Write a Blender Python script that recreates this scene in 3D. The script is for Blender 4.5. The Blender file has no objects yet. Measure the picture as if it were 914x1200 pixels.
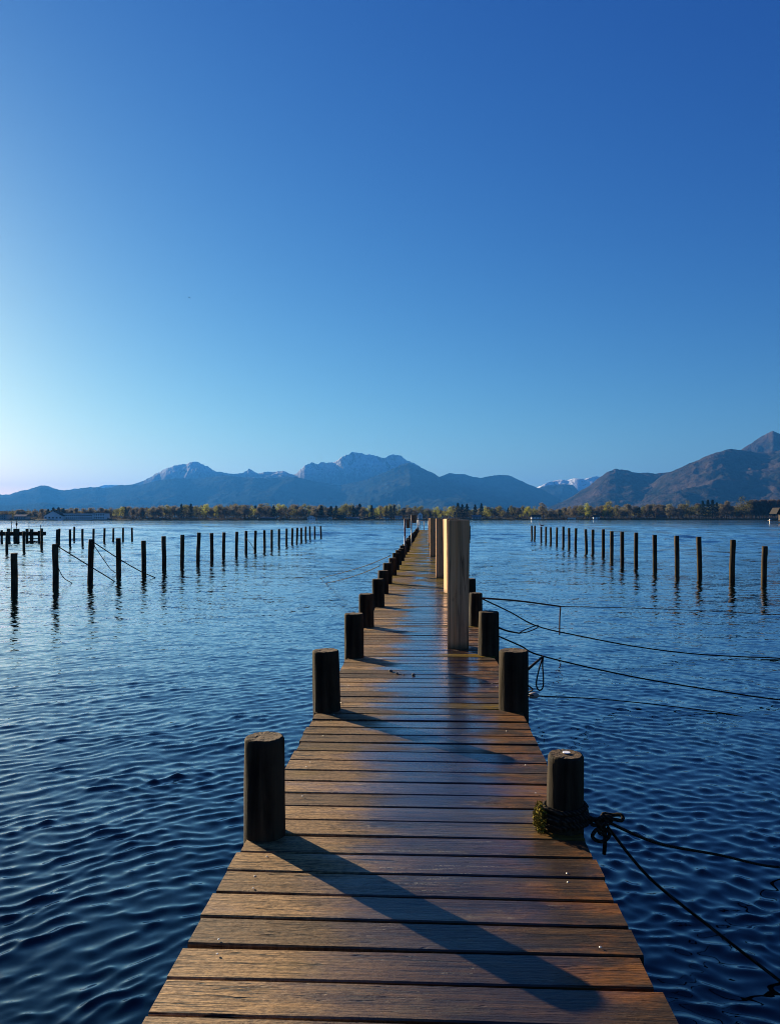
import bpy, bmesh, math, random
import numpy as np
from mathutils import Vector, Matrix, noise as mn
rnd = random.Random(7)
rng = np.random.default_rng(7)
R = math.radians
sc = bpy.context.scene
COL = sc.collection
EYE = 2.25            # camera above the water
DECK = 0.70           # deck above the water
FX, HZ, CX = 906.0, 607.0, 457.0
YAW = R(2.66)
FW = Vector((-math.sin(YAW), math.cos(YAW), 0)); RT = Vector((math.cos(YAW), math.sin(YAW), 0))
def at(px, d, z=0.0):
    p = FW * d + RT * ((px - CX) / FX * d)
    return Vector((p.x, p.y, z))
def on_water(px, py):
    return at(px, FX * EYE / (py - HZ), 0)
def hz(py, d):        # world height seen at row py at distance d
    return EYE - (py - HZ) / FX * d
ORD = ("first second third fourth fifth sixth seventh eighth ninth tenth eleventh twelfth thirteenth fourteenth fifteenth sixteenth "
       "seventeenth eighteenth nineteenth twentieth").split()
def ordinal(n):
    if n <= 20: return ORD[n - 1]
    tens = {2: 'twenty', 3: 'thirty', 4: 'forty'}
    if n % 10 == 0: return {30: 'thirtieth', 40: 'fortieth'}[n]
    return tens[n // 10] + '-' + ORD[n % 10 - 1]

# ------------------------------------------------------------------ object helpers
def tag(o, label=None, cat=None, group=None, kind=None):
    if label: o['label'] = label
    if cat: o['category'] = cat
    if group: o['group'] = group
    if kind: o['kind'] = kind
    return o
def empty(name, loc=(0, 0, 0), rz=0):
    o = bpy.data.objects.new(name, None); COL.objects.link(o)
    o.location = loc; o.rotation_euler.z = rz; o.empty_display_size = .2
    return o
def link_mesh(name, me, parent=None, loc=None):
    o = bpy.data.objects.new(name, me); COL.objects.link(o)
    if parent is not None: o.parent = parent
    if loc is not None: o.location = loc
    return o
def obj(name, bm, mat, parent=None, smooth=False, loc=None):
    me = bpy.data.meshes.new(name); bm.to_mesh(me); bm.free()
    for m in (mat if isinstance(mat, (list, tuple)) else [mat]): me.materials.append(m)
    if smooth:
        for p in me.polygons: p.use_smooth = True
    return link_mesh(name, me, parent, loc)
def np_mesh(name, verts, quads, mat, smooth=True):
    me = bpy.data.meshes.new(name)
    n, q = len(verts), len(quads)
    me.vertices.add(n); me.vertices.foreach_set('co', np.asarray(verts, np.float32).ravel())
    k = quads.shape[1]
    me.loops.add(q * k); me.loops.foreach_set('vertex_index', np.asarray(quads, np.int32).ravel())
    me.polygons.add(q); me.polygons.foreach_set('loop_start', np.arange(0, q * k, k, dtype=np.int32))
    me.polygons.foreach_set('use_smooth', np.full(q, smooth))
    me.update(calc_edges=True); me.validate()
    me.materials.append(mat)
    return me
def copy_tree(o, parent=None):
    c = o.copy(); COL.objects.link(c)
    if parent is not None: c.parent = parent
    for ch in o.children: copy_tree(ch, c)
    return c
def box(bm, c, s, rz=0, mi=0):
    x, y, z = s[0] / 2, s[1] / 2, s[2] / 2
    ca, sa = math.cos(rz), math.sin(rz)
    vs = []
    for dz in (-z, z):
        for dx, dy in ((-x, -y), (x, -y), (x, y), (-x, y)):
            vs.append(bm.verts.new((c[0] + dx * ca - dy * sa, c[1] + dx * sa + dy * ca, c[2] + dz)))
    for f in ((3, 2, 1, 0), (4, 5, 6, 7), (0, 1, 5, 4), (1, 2, 6, 5), (2, 3, 7, 6), (3, 0, 4, 7)):
        bm.faces.new([vs[i] for i in f]).material_index = mi
def tube(bm, pts, rad, n=8, closed=False):
    pts = [Vector(p) for p in pts]
    rings = []
    m = len(pts)
    prev = None
    for i, p in enumerate(pts):
        if closed: t = pts[(i + 1) % m] - pts[i - 1]
        else: t = pts[min(i + 1, m - 1)] - pts[max(i - 1, 0)]
        t.normalize()
        if prev is None:
            a = t.cross(Vector((0, 0, 1)))
            if a.length < 1e-3: a = t.cross(Vector((1, 0, 0)))
        else:
            a = prev - t * prev.dot(t)
        a.normalize(); prev = a
        b = t.cross(a)
        r = rad[i] if isinstance(rad, (list, tuple)) else rad
        rings.append([bm.verts.new(p + (a * math.cos(2 * math.pi * k / n) + b * math.sin(2 * math.pi * k / n)) * r) for k in range(n)])
    for i in range(m if closed else m - 1):
        A, B = rings[i], rings[(i + 1) % m]
        for k in range(n):
            f = bm.faces.new((A[k], A[(k + 1) % n], B[(k + 1) % n], B[k])); f.smooth = True
    if not closed:
        bm.faces.new(rings[0][::-1]); bm.faces.new(rings[-1])
def smooth_line(pts, per=8):
    pts = [Vector(p) for p in pts]
    out = []
    for i in range(len(pts) - 1):
        p0, p1, p2, p3 = pts[max(i - 1, 0)], pts[i], pts[i + 1], pts[min(i + 2, len(pts) - 1)]
        for k in range(per):
            t = k / per
            out.append(0.5 * ((2 * p1) + (-p0 + p2) * t + (2 * p0 - 5 * p1 + 4 * p2 - p3) * t * t + (-p0 + 3 * p1 - 3 * p2 + p3) * t ** 3))
    out.append(pts[-1])
    return out

# ------------------------------------------------------------------ numpy noise
def hash2(ix, iy, seed):
    h = (ix.astype(np.int64) * 374761393 + iy.astype(np.int64) * 668265263 + seed * 1442695041) & 0xFFFFFFFF
    h = ((h ^ (h >> 13)) * 1274126177) & 0xFFFFFFFF
    h = h ^ (h >> 16)
    return (h & 0xFFFFFF) / float(0xFFFFFF)
def vnoise(x, y, seed=0):
    ix, iy = np.floor(x), np.floor(y)
    fx, fy = x - ix, y - iy
    fx = fx * fx * fx * (fx * (fx * 6 - 15) + 10); fy = fy * fy * fy * (fy * (fy * 6 - 15) + 10)
    a, b = hash2(ix, iy, seed), hash2(ix + 1, iy, seed)
    c, d = hash2(ix, iy + 1, seed), hash2(ix + 1, iy + 1, seed)
    return (a + (b - a) * fx) * (1 - fy) + (c + (d - c) * fx) * fy
def fbm(x, y, seed=0, octv=5, gain=.5):
    s = np.zeros_like(x); a = 1.0; t = 0
    for o in range(octv):
        s += a * (vnoise(x, y, seed + o * 17) - .5); t += a
        x = x * 2.03 + 3.1; y = y * 2.03 + 1.7; a *= gain
    return s / t * 2
def ridged(x, y, seed=0, octv=5, gain=.5):
    s = np.zeros_like(x); a = 1.0; t = 0
    for o in range(octv):
        s += a * (1 - np.abs(2 * vnoise(x, y, seed + o * 31) - 1)); t += a
        x = x * 2.07 + 5.3; y = y * 2.07 + 2.9; a *= gain
    return s / t

# ------------------------------------------------------------------ material helpers
class NT:
    def __init__(s, name, world=False):
        s.m = bpy.data.materials.new(name); s.m.use_nodes = True
        s.t = s.m.node_tree; s.t.nodes.clear()
        s.out = s.t.nodes.new('ShaderNodeOutputMaterial')
    def n(s, typ, props=None, **ins):
        nd = s.t.nodes.new('ShaderNode' + typ)
        for k, v in (props or {}).items(): setattr(nd, k, v)
        for k, v in ins.items():
            key = k.replace('_', ' ')
            if key.isdigit() or (key[0] == 'i' and key[1:].isdigit()): sock = nd.inputs[int(key.lstrip('i'))]
            else: sock = nd.inputs[key]
            s.set(sock, v)
        return nd
    def set(s, sock, v):
        if hasattr(v, 'outputs'): s.t.links.new(v.outputs[0], sock)
        elif isinstance(v, bpy.types.NodeSocket): s.t.links.new(v, sock)
        elif isinstance(v, (tuple, list)) and len(v) == 3 and sock.type == 'RGBA': sock.default_value = (*v, 1)
        else: sock.default_value = v
    def math(s, op, a, b=0.0, c=None, clamp=False):
        nd = s.n('Math', {'operation': op, 'use_clamp': clamp}); s.set(nd.inputs[0], a); s.set(nd.inputs[1], b)
        if c is not None: s.set(nd.inputs[2], c)
        return nd.outputs[0]
    def vm(s, op, a, b):
        nd = s.n('VectorMath', {'operation': op}); s.set(nd.inputs[0], a); s.set(nd.inputs[1], b); return nd.outputs[0]
    def mix(s, f, a, b, blend='MIX'):
        nd = s.n('Mix', {'data_type': 'RGBA', 'blend_type': blend})
        s.set(nd.inputs[0], f); s.set(nd.inputs[6], a); s.set(nd.inputs[7], b); return nd.outputs[2]
    def ramp(s, v, a, b, lo=0.0, hi=1.0):
        nd = s.n('MapRange', {'interpolation_type': 'SMOOTHSTEP'})
        s.set(nd.inputs[0], v)
        for i, x in enumerate((a, b, lo, hi)): s.set(nd.inputs[i + 1], x)
        return nd.outputs[0]
    def coord(s, scale=(1, 1, 1), which='Object', rot=(0, 0, 0)):
        tc = s.n('TexCoord')
        mp = s.n('Mapping'); s.set(mp.inputs[0], tc.outputs[which]); mp.inputs['Scale'].default_value = scale; mp.inputs['Rotation'].default_value = rot
        return mp.outputs[0]
    def noise(s, vec, scale=5, detail=4, rough=.55, dist=0, out=0):
        nd = s.n('TexNoise', {'noise_dimensions': '3D'}, Vector=vec, Scale=scale, Detail=detail, Roughness=rough, Distortion=dist)
        return nd.outputs[out]
    def bump(s, h, strength=.3, dist=.01, normal=None):
        nd = s.n('Bump', Strength=strength, Distance=dist, Height=h)
        if normal is not None: s.set(nd.inputs['Normal'], normal)
        return nd.outputs[0]
    def bsdf(s, **k):
        b = s.n('BsdfPrincipled')
        for kk, v in k.items(): s.set(b.inputs[kk.replace('_', ' ')], v)
        s.t.links.new(b.outputs[0], s.out.inputs[0]); return b

def wood_mat(name, dark, light, rough=.7, scale=1.0, bump=.4, axis='z', spec=.35):
    t = NT(name)
    st = {'z': (18, 18, 1.4), 'x': (1.4, 18, 18)}[axis]
    v = t.coord(tuple(c * scale for c in st))
    oi = t.n('ObjectInfo')
    v = t.vm('ADD', v, t.vm('SCALE', (37.0, 11.0, 5.0), 1.0)) if False else v
    n1 = t.noise(v, 1.0, 6, .6, .4)
    n2 = t.noise(t.coord((2, 2, 2)), 1.0, 4, .6)
    f = t.math('ADD', t.math('MULTIPLY', n1, .7), t.math('MULTIPLY', n2, .5))
    c = t.mix(t.ramp(f, .38, .82), dark, light)
    c = t.mix(t.math('MULTIPLY', oi.outputs['Random'], .35), c, tuple(x * .55 for x in dark))
    t.bsdf(Base_Color=c, Roughness=t.ramp(n1, .3, .7, rough - .12, min(1, rough + .15)), Specular_IOR_Level=spec,
           Normal=t.bump(n1, bump, .012))
    return t.m

M = {}
M['pile'] = wood_mat('pile_wood', (.0022, .0018, .0014), (.062, .045, .025), .85, 1, 1.0, spec=.10)
M['stake'] = wood_mat('stake_wood', (.002, .0018, .0015), (.11, .080, .045), .85, 1, .8, spec=.10)
def endgrain():
    t = NT('end_grain')
    v = t.coord((1, 1, 1))
    sep = t.n('SeparateXYZ'); t.set(sep.inputs[0], v)
    r = t.math('SQRT', t.math('ADD', t.math('POWER', sep.outputs[0], 2), t.math('POWER', sep.outputs[1], 2)))
    rings = t.math('SINE', t.math('ADD', t.math('MULTIPLY', r, 900), t.math('MULTIPLY', t.noise(v, 14, 4), 22)))
    n = t.noise(v, 38, 6, .65)
    c = t.mix(t.ramp(n, .35, .7), (.035, .024, .014), (.16, .105, .055))
    c = t.mix(t.math('MULTIPLY', t.ramp(rings, -.2, .9), .35), c, (.06, .04, .022))
    ang = t.math('ARCTAN2', sep.outputs[1], sep.outputs[0])
    ck = t.ramp(t.math('ABSOLUTE', t.math('SINE', t.math('ADD', t.math('MULTIPLY', ang, 3.5), t.math('MULTIPLY', n, 2.5)))), .0, .09)
    c = t.mix(ck, (.008, .006, .004), c)
    t.bsdf(Base_Color=c, Roughness=.85, Specular_IOR_Level=.2, Normal=t.bump(n, .7, .008))
    return t.m
M['end'] = endgrain()
def fresh_wood():
    t = NT('new_timber')
    v = t.coord((16, 16, .55))
    n1 = t.noise(v, 1.0, 6, .6, .6)
    n2 = t.noise(t.coord((9, 9, 3.2)), 1.0, 5, .65)
    c = t.mix(t.ramp(n1, .3, .72), (.60, .27, .105), (.82, .455, .215))
    c = t.mix(t.math('MULTIPLY', t.ramp(n2, .58, .74), .65), c, (.15, .08, .04))
    n3 = t.noise(t.coord((5, 5, .35)), 1.0, 3, .5)
    c = t.mix(t.math('MULTIPLY', t.ramp(n3, .5, .68), .4), c, (.22, .15, .10))
    geo = t.n('NewGeometry'); sp = t.n('SeparateXYZ'); t.set(sp.inputs[0], geo.outputs['Position'])
    n4 = t.noise(t.coord((26, 26, .5)), 1.0, 4, .6, .8)
    c = t.mix(t.math('MULTIPLY', t.ramp(n4, .48, .60), .55), c, (.20, .105, .045))
    n5 = t.math('ABSOLUTE', t.math('SUBTRACT', t.noise(t.coord((13, 13, .4)), 1.0, 3, .5, .5), .5))
    c = t.mix(t.math('MULTIPLY', t.ramp(n5, .02, .006), .5), c, (.03, .018, .009))
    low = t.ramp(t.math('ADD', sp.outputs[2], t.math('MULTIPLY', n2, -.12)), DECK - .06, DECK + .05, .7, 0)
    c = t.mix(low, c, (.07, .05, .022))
    t.bsdf(Base_Color=c, Roughness=.75, Specular_IOR_Level=.25, Normal=t.bump(n1, .25, .01))
    return t.m
M['timber'] = fresh_wood()

def deck_mat():
    t = NT('wet_deck_boards')
    geo = t.n('NewGeometry')
    rpi = geo.outputs['Random Per Island']
    pos = t.coord((1, 1, 1))
    sp = t.n('SeparateXYZ'); t.set(sp.inputs[0], pos)
    X, Y = sp.outputs[0], sp.outputs[1]
    off = t.n('CombineXYZ'); t.set(off.inputs[0], t.math('MULTIPLY', rpi, 91)); t.set(off.inputs[2], t.math('MULTIPLY', rpi, 33))
    def grain(s): return t.vm('ADD', t.coord(s), off.outputs[0])
    g1 = t.noise(grain((2.2, 42, 42)), 1.0, 6, .62, .8)
    g2 = t.noise(grain((9, 170, 170)), 1.0, 4, .65, .3)
    blot = t.noise(t.coord((1.6, 2.6, 1)), 1.0, 5, .6)
    blot2 = t.noise(grain((2.6, 4.0, 1)), 1.0, 5, .65)
    big = t.noise(t.coord((.9, .35, 1)), 1.0, 3, .5)
    g3 = t.noise(grain((1.1, 20, 20)), 1.0, 4, .6, 1.2)
    c = t.mix(t.ramp(g1, .34, .66), (.012, .006, .0022), (.15, .080, .024))
    c = t.mix(t.math('MULTIPLY', t.ramp(g3, .48, .62), .6), c, (.024, .014, .008))
    c = t.mix(t.math('MULTIPLY', t.ramp(g2, .47, .62), .75), c, (.010, .0065, .004))
    dry = t.noise(grain((3.0, 9, 9)), 1.0, 5, .7)
    c = t.mix(t.math('MULTIPLY', t.ramp(dry, .54, .72), .4), c, (.15, .105, .055))
    grit = t.noise(t.coord((38, 75, 1)), 1.0, 4, .7)
    dryl = t.math('MULTIPLY', t.ramp(t.math('ADD', X, t.math('MULTIPLY', t.math('SUBTRACT', t.noise(grain((1.7, 5, 5)), 1.0, 4, .6), .5), .9)), .10, -.60), t.ramp(g1, .25, .5, .35, 1))
    c = t.mix(t.math('MULTIPLY', dryl, .8), c, t.mix(t.ramp(t.math('ADD', t.math('MULTIPLY', g2, .45), t.math('MULTIPLY', grit, .55)), .36, .62), (.085, .054, .024), (.40, .275, .135)))
    crk = t.math('ABSOLUTE', t.math('SUBTRACT', t.noise(grain((1.3, 34, 34)), 1.0, 3, .55, .5), .5))
    crk = t.math('MULTIPLY', t.ramp(crk, .022, .004), t.ramp(blot2, .42, .58))
    vo = t.n('TexVoronoi', {'feature': 'F1'}, Vector=grain((2.6, 6.5, 1)), Scale=1.0, Randomness=1.0)
    knot = t.math('MULTIPLY', t.ramp(t.math('ADD', vo.outputs['Distance'], t.math('MULTIPLY', g2, .08)), .17, .09), t.ramp(big, .45, .55))
    c = t.mix(t.math('MULTIPLY', knot, .85), c, (.012, .007, .0035))
    c = t.mix(crk, c, (.004, .003, .002))
    tone = t.mix(rpi, (.30, .27, .26), (1.60, 1.42, 1.18))
    c = t.mix(1.0, c, tone, 'MULTIPLY')
    # rust-brown soaking towards the right edge, algae in patches and down the far end
    strk = t.noise(grain((1.5, 6, 6)), 1.0, 4, .6)
    rustm = t.math('MULTIPLY', t.ramp(X, .05, .75), t.ramp(t.math('ADD', t.math('MULTIPLY', blot2, .6), t.math('MULTIPLY', blot, .4)), .45, .57))
    damp = t.math('MULTIPLY', t.ramp(X, -.45, .25), t.ramp(t.math('ADD', t.math('MULTIPLY', strk, .7), t.math('MULTIPLY', rpi, .35)), .30, .62))
    c = t.mix(t.math('MULTIPLY', damp, .72), c, (.011, .006, .003))
    c = t.mix(t.math('MULTIPLY', rustm, t.ramp(g1, .3, .6, .35, .85)), c, (.20, .070, .007))
    algm = t.math('MULTIPLY', t.ramp(blot, .52, .66), t.ramp(blot2, .40, .62))
    algfar = t.math('MULTIPLY', t.ramp(Y, 9, 26, 0, .9), t.ramp(t.noise(t.coord((1.2, .9, 1)), 1.0, 4), .36, .56))
    alg = t.math('MAXIMUM', t.math('MULTIPLY', algm, .22), algfar)
    side = t.ramp(t.math('ABSOLUTE', X), .35, .85, 0, 1)
    plk = t.math('SUBTRACT', t.math('MULTIPLY', t.math('FLOOR', t.math('DIVIDE', t.math('ADD', Y, 2.518), .196)), .196), 2.42)
    bar = t.math('MULTIPLY', t.ramp(t.math('ABSOLUTE', t.math('SUBTRACT', t.math('FRACT', t.math('DIVIDE', t.math('SUBTRACT', plk, 3.95 - 1.2), 2.4)), .5)), .044, .036), t.ramp(X, -.4, .75, .05, .72))
    alg = t.math('MAXIMUM', alg, t.math('MULTIPLY', bar, t.ramp(blot2, .25, .5)))
    c = t.mix(alg, c, t.mix(t.ramp(g1, .3, .7), (.05, .038, .006), (.27, .19, .022)))
    # wetness: worn wet lane in the middle, drier at the left edge
    lane = t.ramp(t.math('ABSOLUTE', t.math('ADD', t.math('ADD', X, -.08), t.math('MULTIPLY', t.math('SUBTRACT', big, .5), -.6))), .05, .78, 1, 0)
    wet = t.math('ADD', t.math('MULTIPLY', lane, .95), t.math('MULTIPLY', t.math('SUBTRACT', strk, .5), 1.5))
    wet = t.math('ADD', wet, t.math('MULTIPLY', t.math('SUBTRACT', blot, .5), .5))
    wet = t.math('ADD', wet, t.math('MULTIPLY', t.math('SUBTRACT', rpi, .5), .55))
    wet = t.math('MULTIPLY', t.ramp(wet, .15, .85), t.ramp(alg, .15, .5, 1, .25))
    wet = t.math('MULTIPLY', wet, t.ramp(Y, 2.2, 6.0, .42, 1))
    c = t.mix(t.math('MULTIPLY', wet, .6), c, (.012, .009, .008))
    ro = t.math('SUBTRACT', t.math('ADD', .52, t.math('MULTIPLY', g1, .18)), t.math('MULTIPLY', wet, .40))
    ro = t.math('ADD', ro, t.math('MULTIPLY', alg, .35), clamp=True)
    h = t.math('SUBTRACT', t.math('ADD', t.math('MULTIPLY', g1, .7), t.math('ADD', t.math('MULTIPLY', g2, .45), t.math('MULTIPLY', grit, .35))), t.math('MULTIPLY', crk, .8))
    b = t.bump(h, t.ramp(wet, 0, 1, .9, .35), .008)
    b = t.bump(blot2, .25, .02, b)
    t.bsdf(Base_Color=c, Roughness=ro, Coat_Weight=t.math('MULTIPLY', wet, .9), Coat_Roughness=.17, Coat_IOR=1.45, Coat_Normal=t.bump(h, .12, .006), Specular_IOR_Level=t.math('MULTIPLY', t.ramp(wet, 0, 1, .22, .65), t.ramp(alg, .1, .6, 1, .15)), Normal=b)
    return t.m
M['deck'] = deck_mat()

def water_mat():
    t = NT('lake_water')
    at_ = t.n('Attribute', {'attribute_name': 'ripple', 'attribute_type': 'GEOMETRY'})
    rip = at_.outputs['Fac']
    rot = (0, 0, R(8))
    def sl(scale, det, rough=.5):
        nd = t.n('TexNoise', {'noise_dimensions': '2D'}, Vector=t.coord(scale, 'Object', rot), Scale=1.0, Detail=det, Roughness=rough, Distortion=.35)
        return t.vm('SUBTRACT', nd.outputs[1], (.5, .5, .5))
    fine = sl((9, 12, 1), 2)
    midn = sl((1.5, 3.2, 1), 3)
    lrg = sl((.22, .75, 1), 3)
    patch = t.noise(t.coord((.006, .045, 1)), 1.0, 4, .6)
    paws = t.noise(t.coord((.03, .16, 1)), 1.0, 3, .55)
    pk = t.math('MULTIPLY', t.ramp(patch, .36, .60, .45, 1.2), t.ramp(paws, .3, .65, .75, 1.15))
    def sc_(v, k):
        nd = t.n('VectorMath', {'operation': 'SCALE'}); t.set(nd.inputs[0], v); t.set(nd.inputs[3], k); return nd.outputs[0]
    far = t.math('MULTIPLY', rip, pk)
    s = t.vm('ADD', sc_(fine, t.math('ADD', .09, t.math('MULTIPLY', far, .14))), sc_(midn, t.math('MULTIPLY', far, .25)))
    s = t.vm('ADD', s, sc_(lrg, t.math('MULTIPLY', far, .12)))
    s = t.vm('MULTIPLY', s, (1, 1, 0))
    geo = t.n('NewGeometry')
    nrm = t.n('VectorMath', {'operation': 'NORMALIZE'}); t.set(nrm.inputs[0], t.vm('ADD', geo.outputs['Normal'], s))
    t.bsdf(Base_Color=(.0012, .0055, .0055), Roughness=.025, IOR=1.33, Specular_IOR_Level=.36, Normal=nrm.outputs[0], Coat_Weight=1.0, Coat_Roughness=.025, Coat_IOR=1.35, Coat_Normal=nrm.outputs[0])
    return t.m
M['water'] = water_mat()

def plain(name, col, rough=.7, spec=.3, var=.25, scale=6, metallic=0):
    t = NT(name)
    n = t.noise(t.coord((1, 1, 1)), scale, 5, .6)
    c = t.mix(t.ramp(n, .3, .7), tuple(x * (1 - var) for x in col), tuple(min(1, x * (1 + var)) for x in col))
    t.bsdf(Base_Color=c, Roughness=rough, Specular_IOR_Level=spec, Metallic=metallic, Normal=t.bump(n, .2, .01))
    return t.m
def foliage(name, a, b, trans=.35):
    t = NT(name)
    oi = t.n('ObjectInfo')
    geo = t.n('NewGeometry')
    n = t.noise(t.coord((.35, .35, .35)), 1.0, 3)
    f = t.math('ADD', t.math('MULTIPLY', geo.outputs['Random Per Island'], .55), t.math('MULTIPLY', n, .5))
    c = t.mix(f, a, b)
    hs = t.n('HueSaturation', Color=c, Hue=t.ramp(oi.outputs['Random'], 0, 1, .485, .512), Value=t.ramp(oi.outputs['Random'], 0, 1, .75, 1.25))
    d = t.n('BsdfDiffuse', Color=hs.outputs[0]); tr = t.n('BsdfTranslucent', Color=hs.outputs[0])
    mx = t.n('MixShader', Fac=trans); t.set(mx.inputs[1], d.outputs[0]); t.set(mx.inputs[2], tr.outputs[0])
    t.t.links.new(mx.outputs[0], t.out.inputs[0])
    return t.m
M['leaf_young'] = foliage('young_leaves', (.17, .18, .026), (.36, .34, .05), .5)
M['leaf_olive'] = foliage('olive_leaves', (.085, .095, .028), (.20, .19, .06), .45)
M['needle'] = foliage('conifer_needles', (.008, .014, .009), (.022, .034, .018), .15)
M['twig'] = foliage('bare_twigs', (.070, .064, .046), (.22, .19, .125), .4)
M['twig_grey'] = foliage('grey_twigs', (.09, .072, .056), (.18, .14, .105), .25)
M['wood_mass'] = foliage('mixed_far_wood', (.030, .030, .021), (.125, .110, .066), .35)
M['reed'] = foliage('dry_reeds', (.10, .080, .042), (.22, .175, .09), .3)
M['bark'] = plain('bark', (.05, .04, .03), .9, .1)
M['bark_pale'] = plain('pale_bark', (.22, .19, .15), .9, .1)
def rope_mat(name, a, b, f):
    t = NT(name)
    wv = t.n('TexWave', {'wave_type': 'BANDS', 'bands_direction': 'DIAGONAL'}, Vector=t.coord((1, 1, 1)), Scale=f, Distortion=1.5)
    n = t.noise(t.coord((1, 1, 1)), 40, 4)
    c = t.mix(wv.outputs[1], a, b); c = t.mix(t.ramp(n, .4, .7), c, a)
    t.bsdf(Base_Color=c, Roughness=.95, Specular_IOR_Level=.1, Normal=t.bump(wv.outputs[1], .8, .006))
    return t.m
M['rope'] = rope_mat('dark_rope', (.010, .008, .006), (.055, .042, .028), 24)
M['rope_red'] = plain('red_brown_rope', (.075, .032, .020), .9, .15, .5, 60)
M['moss'] = plain('mossy_rope', (.15, .12, .016), .95, .1, .6, 45)
M['white_disc'] = plain('white_cap', (.75, .76, .76), .35, .5, .1)
M['steel'] = plain('screw_steel', (.50, .48, .44), .5, .5, .15, 40, 1)
M['galv'] = plain('galvanised_pole', (.16, .15, .15), .5, .4)
M['redpole'] = plain('red_painted_pole', (.20, .07, .05), .6, .3)
M['board'] = plain('brown_board', (.22, .125, .07), .7, .25, .3, 9)
M['stone'] = plain('pebble', (.10, .09, .08), .8, .2, .5, 50)
M['gull_white'] = plain('pale_feathers', (.55, .55, .55), .8, .2)
M['gull_grey'] = plain('grey_feathers', (.16, .17, .19), .8, .2)
M['bird_dark'] = plain('dark_feathers', (.03, .03, .035), .8, .2)
M['beak'] = plain('beak', (.5, .32, .06), .5, .3)
M['buoy'] = plain('dark_buoy', (.03, .03, .03), .6, .3)
M['float'] = plain('pale_float', (.30, .25, .20), .7, .3)
M['wall_white'] = plain('white_render', (.80, .80, .80), .8, .2, .06)
M['wall_grey'] = plain('grey_render', (.30, .32, .34), .8, .2, .08)
M['wall_tan'] = plain('timber_cladding', (.17, .105, .06), .85, .2, .25)
M['wall_dark'] = plain('dark_timber', (.05, .038, .030), .85, .2, .25)
M['roof_dark'] = plain('dark_roof', (.012, .010, .010), .85, .2, .2)
M['roof_grey'] = plain('grey_roof', (.17, .17, .18), .8, .25, .15)
M['roof_pale'] = plain('pale_roof', (.50, .50, .50), .7, .3, .1)
M['roof_red'] = plain('tile_roof', (.14, .065, .045), .85, .2, .2)
M['glass'] = plain('window_glass', (.03, .035, .045), .12, .6, .1)
M['bright'] = plain('pale_stone', (.70, .66, .58), .8, .2, .08)

def land_mat():
    t = NT('meadow')
    n = t.noise(t.coord((.05, .05, .05)), 1, 5)
    t.bsdf(Base_Color=t.mix(n, (.035, .042, .014), (.115, .085, .035)), Roughness=1.0, Specular_IOR_Level=.05)
    return t.m
M['land'] = land_mat()
def mountain_mat(name, forest_a, forest_b, rock, snow_lo=None, snow_hi=None, snow_amt=1.0):
    t = NT(name)
    geo = t.n('NewGeometry')
    n = t.noise(t.coord((.0022, .0022, .003)), 1, 6, .65, .6)
    n2 = t.noise(t.coord((.012, .012, .012)), 1, 5, .7)
    f = t.math('ADD', t.math('MULTIPLY', n, .6), t.math('MULTIPLY', n2, .4))
    c = t.mix(t.ramp(f, .40, .62), forest_a, forest_b)
    sp = t.n('SeparateXYZ'); t.set(sp.inputs[0], geo.outputs['Position'])
    if snow_lo is not None:
        nz = t.n('SeparateXYZ'); t.set(nz.inputs[0], geo.outputs['Normal'])
        hh = t.math('ADD', sp.outputs[2], t.math('MULTIPLY', t.math('SUBTRACT', n2, .5), (snow_hi - snow_lo) * 1.3))
        rk = t.ramp(hh, snow_lo * .8, snow_lo * 1.05)
        c = t.mix(rk, c, rock)
        st = t.noise(t.coord((.012, .012, .0025)), 1, 6, .7, 1.2)
        sn = t.math('MULTIPLY', t.ramp(hh, snow_lo, snow_hi), t.ramp(t.math('ADD', st, t.math('MULTIPLY', nz.outputs[2], .25)), .56, .64))
        c = t.mix(t.math('MULTIPLY', sn, snow_amt), c, (.72, .74, .78))
    t.bsdf(Base_Color=c, Roughness=1.0, Specular_IOR_Level=.0, Normal=t.bump(n2, .9, 45))
    return t.m

# ------------------------------------------------------------------ camera, sun, sky
cam = bpy.data.cameras.new('camera'); co = bpy.data.objects.new('camera', cam); COL.objects.link(co)
cam.sensor_fit = 'AUTO'; cam.sensor_width = 36; cam.lens = 36 * FX / 1200
cam.shift_y = (HZ - 600) / 1200
cam.clip_start = .05; cam.clip_end = 80000
co.location = (0, 0, EYE); co.rotation_euler = (R(90), 0, YAW)
sc.camera = co
SAZ, SEL = R(46), R(15.1)
SD = Vector((-math.sin(SAZ) * math.cos(SEL), math.cos(SAZ) * math.cos(SEL), math.sin(SEL)))
sun = bpy.data.lights.new('sun', 'SUN'); so = bpy.data.objects.new('sun', sun); COL.objects.link(so)
sun.energy = 5.0; sun.angle = R(.5); sun.color = (1, .82, .57)
so.rotation_euler = (-SD).to_track_quat('-Z', 'Y').to_euler(); so.location = SD * 100 + Vector((0, 0, 10))
SKYG = ((1.75, .93), (1.40, .775), (.76, .57))
w = bpy.data.worlds.new('World'); sc.world = w; w.use_nodes = True
nt = w.node_tree; nt.nodes.clear()
sky = nt.nodes.new('ShaderNodeTexSky'); sky.sky_type = 'NISHITA'; sky.sun_disc = False
sky.sun_elevation = SEL; sky.sun_rotation = -SAZ
sky.altitude = 500; sky.air_density = 1.0; sky.dust_density = .42; sky.ozone_density = 3.0
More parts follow.
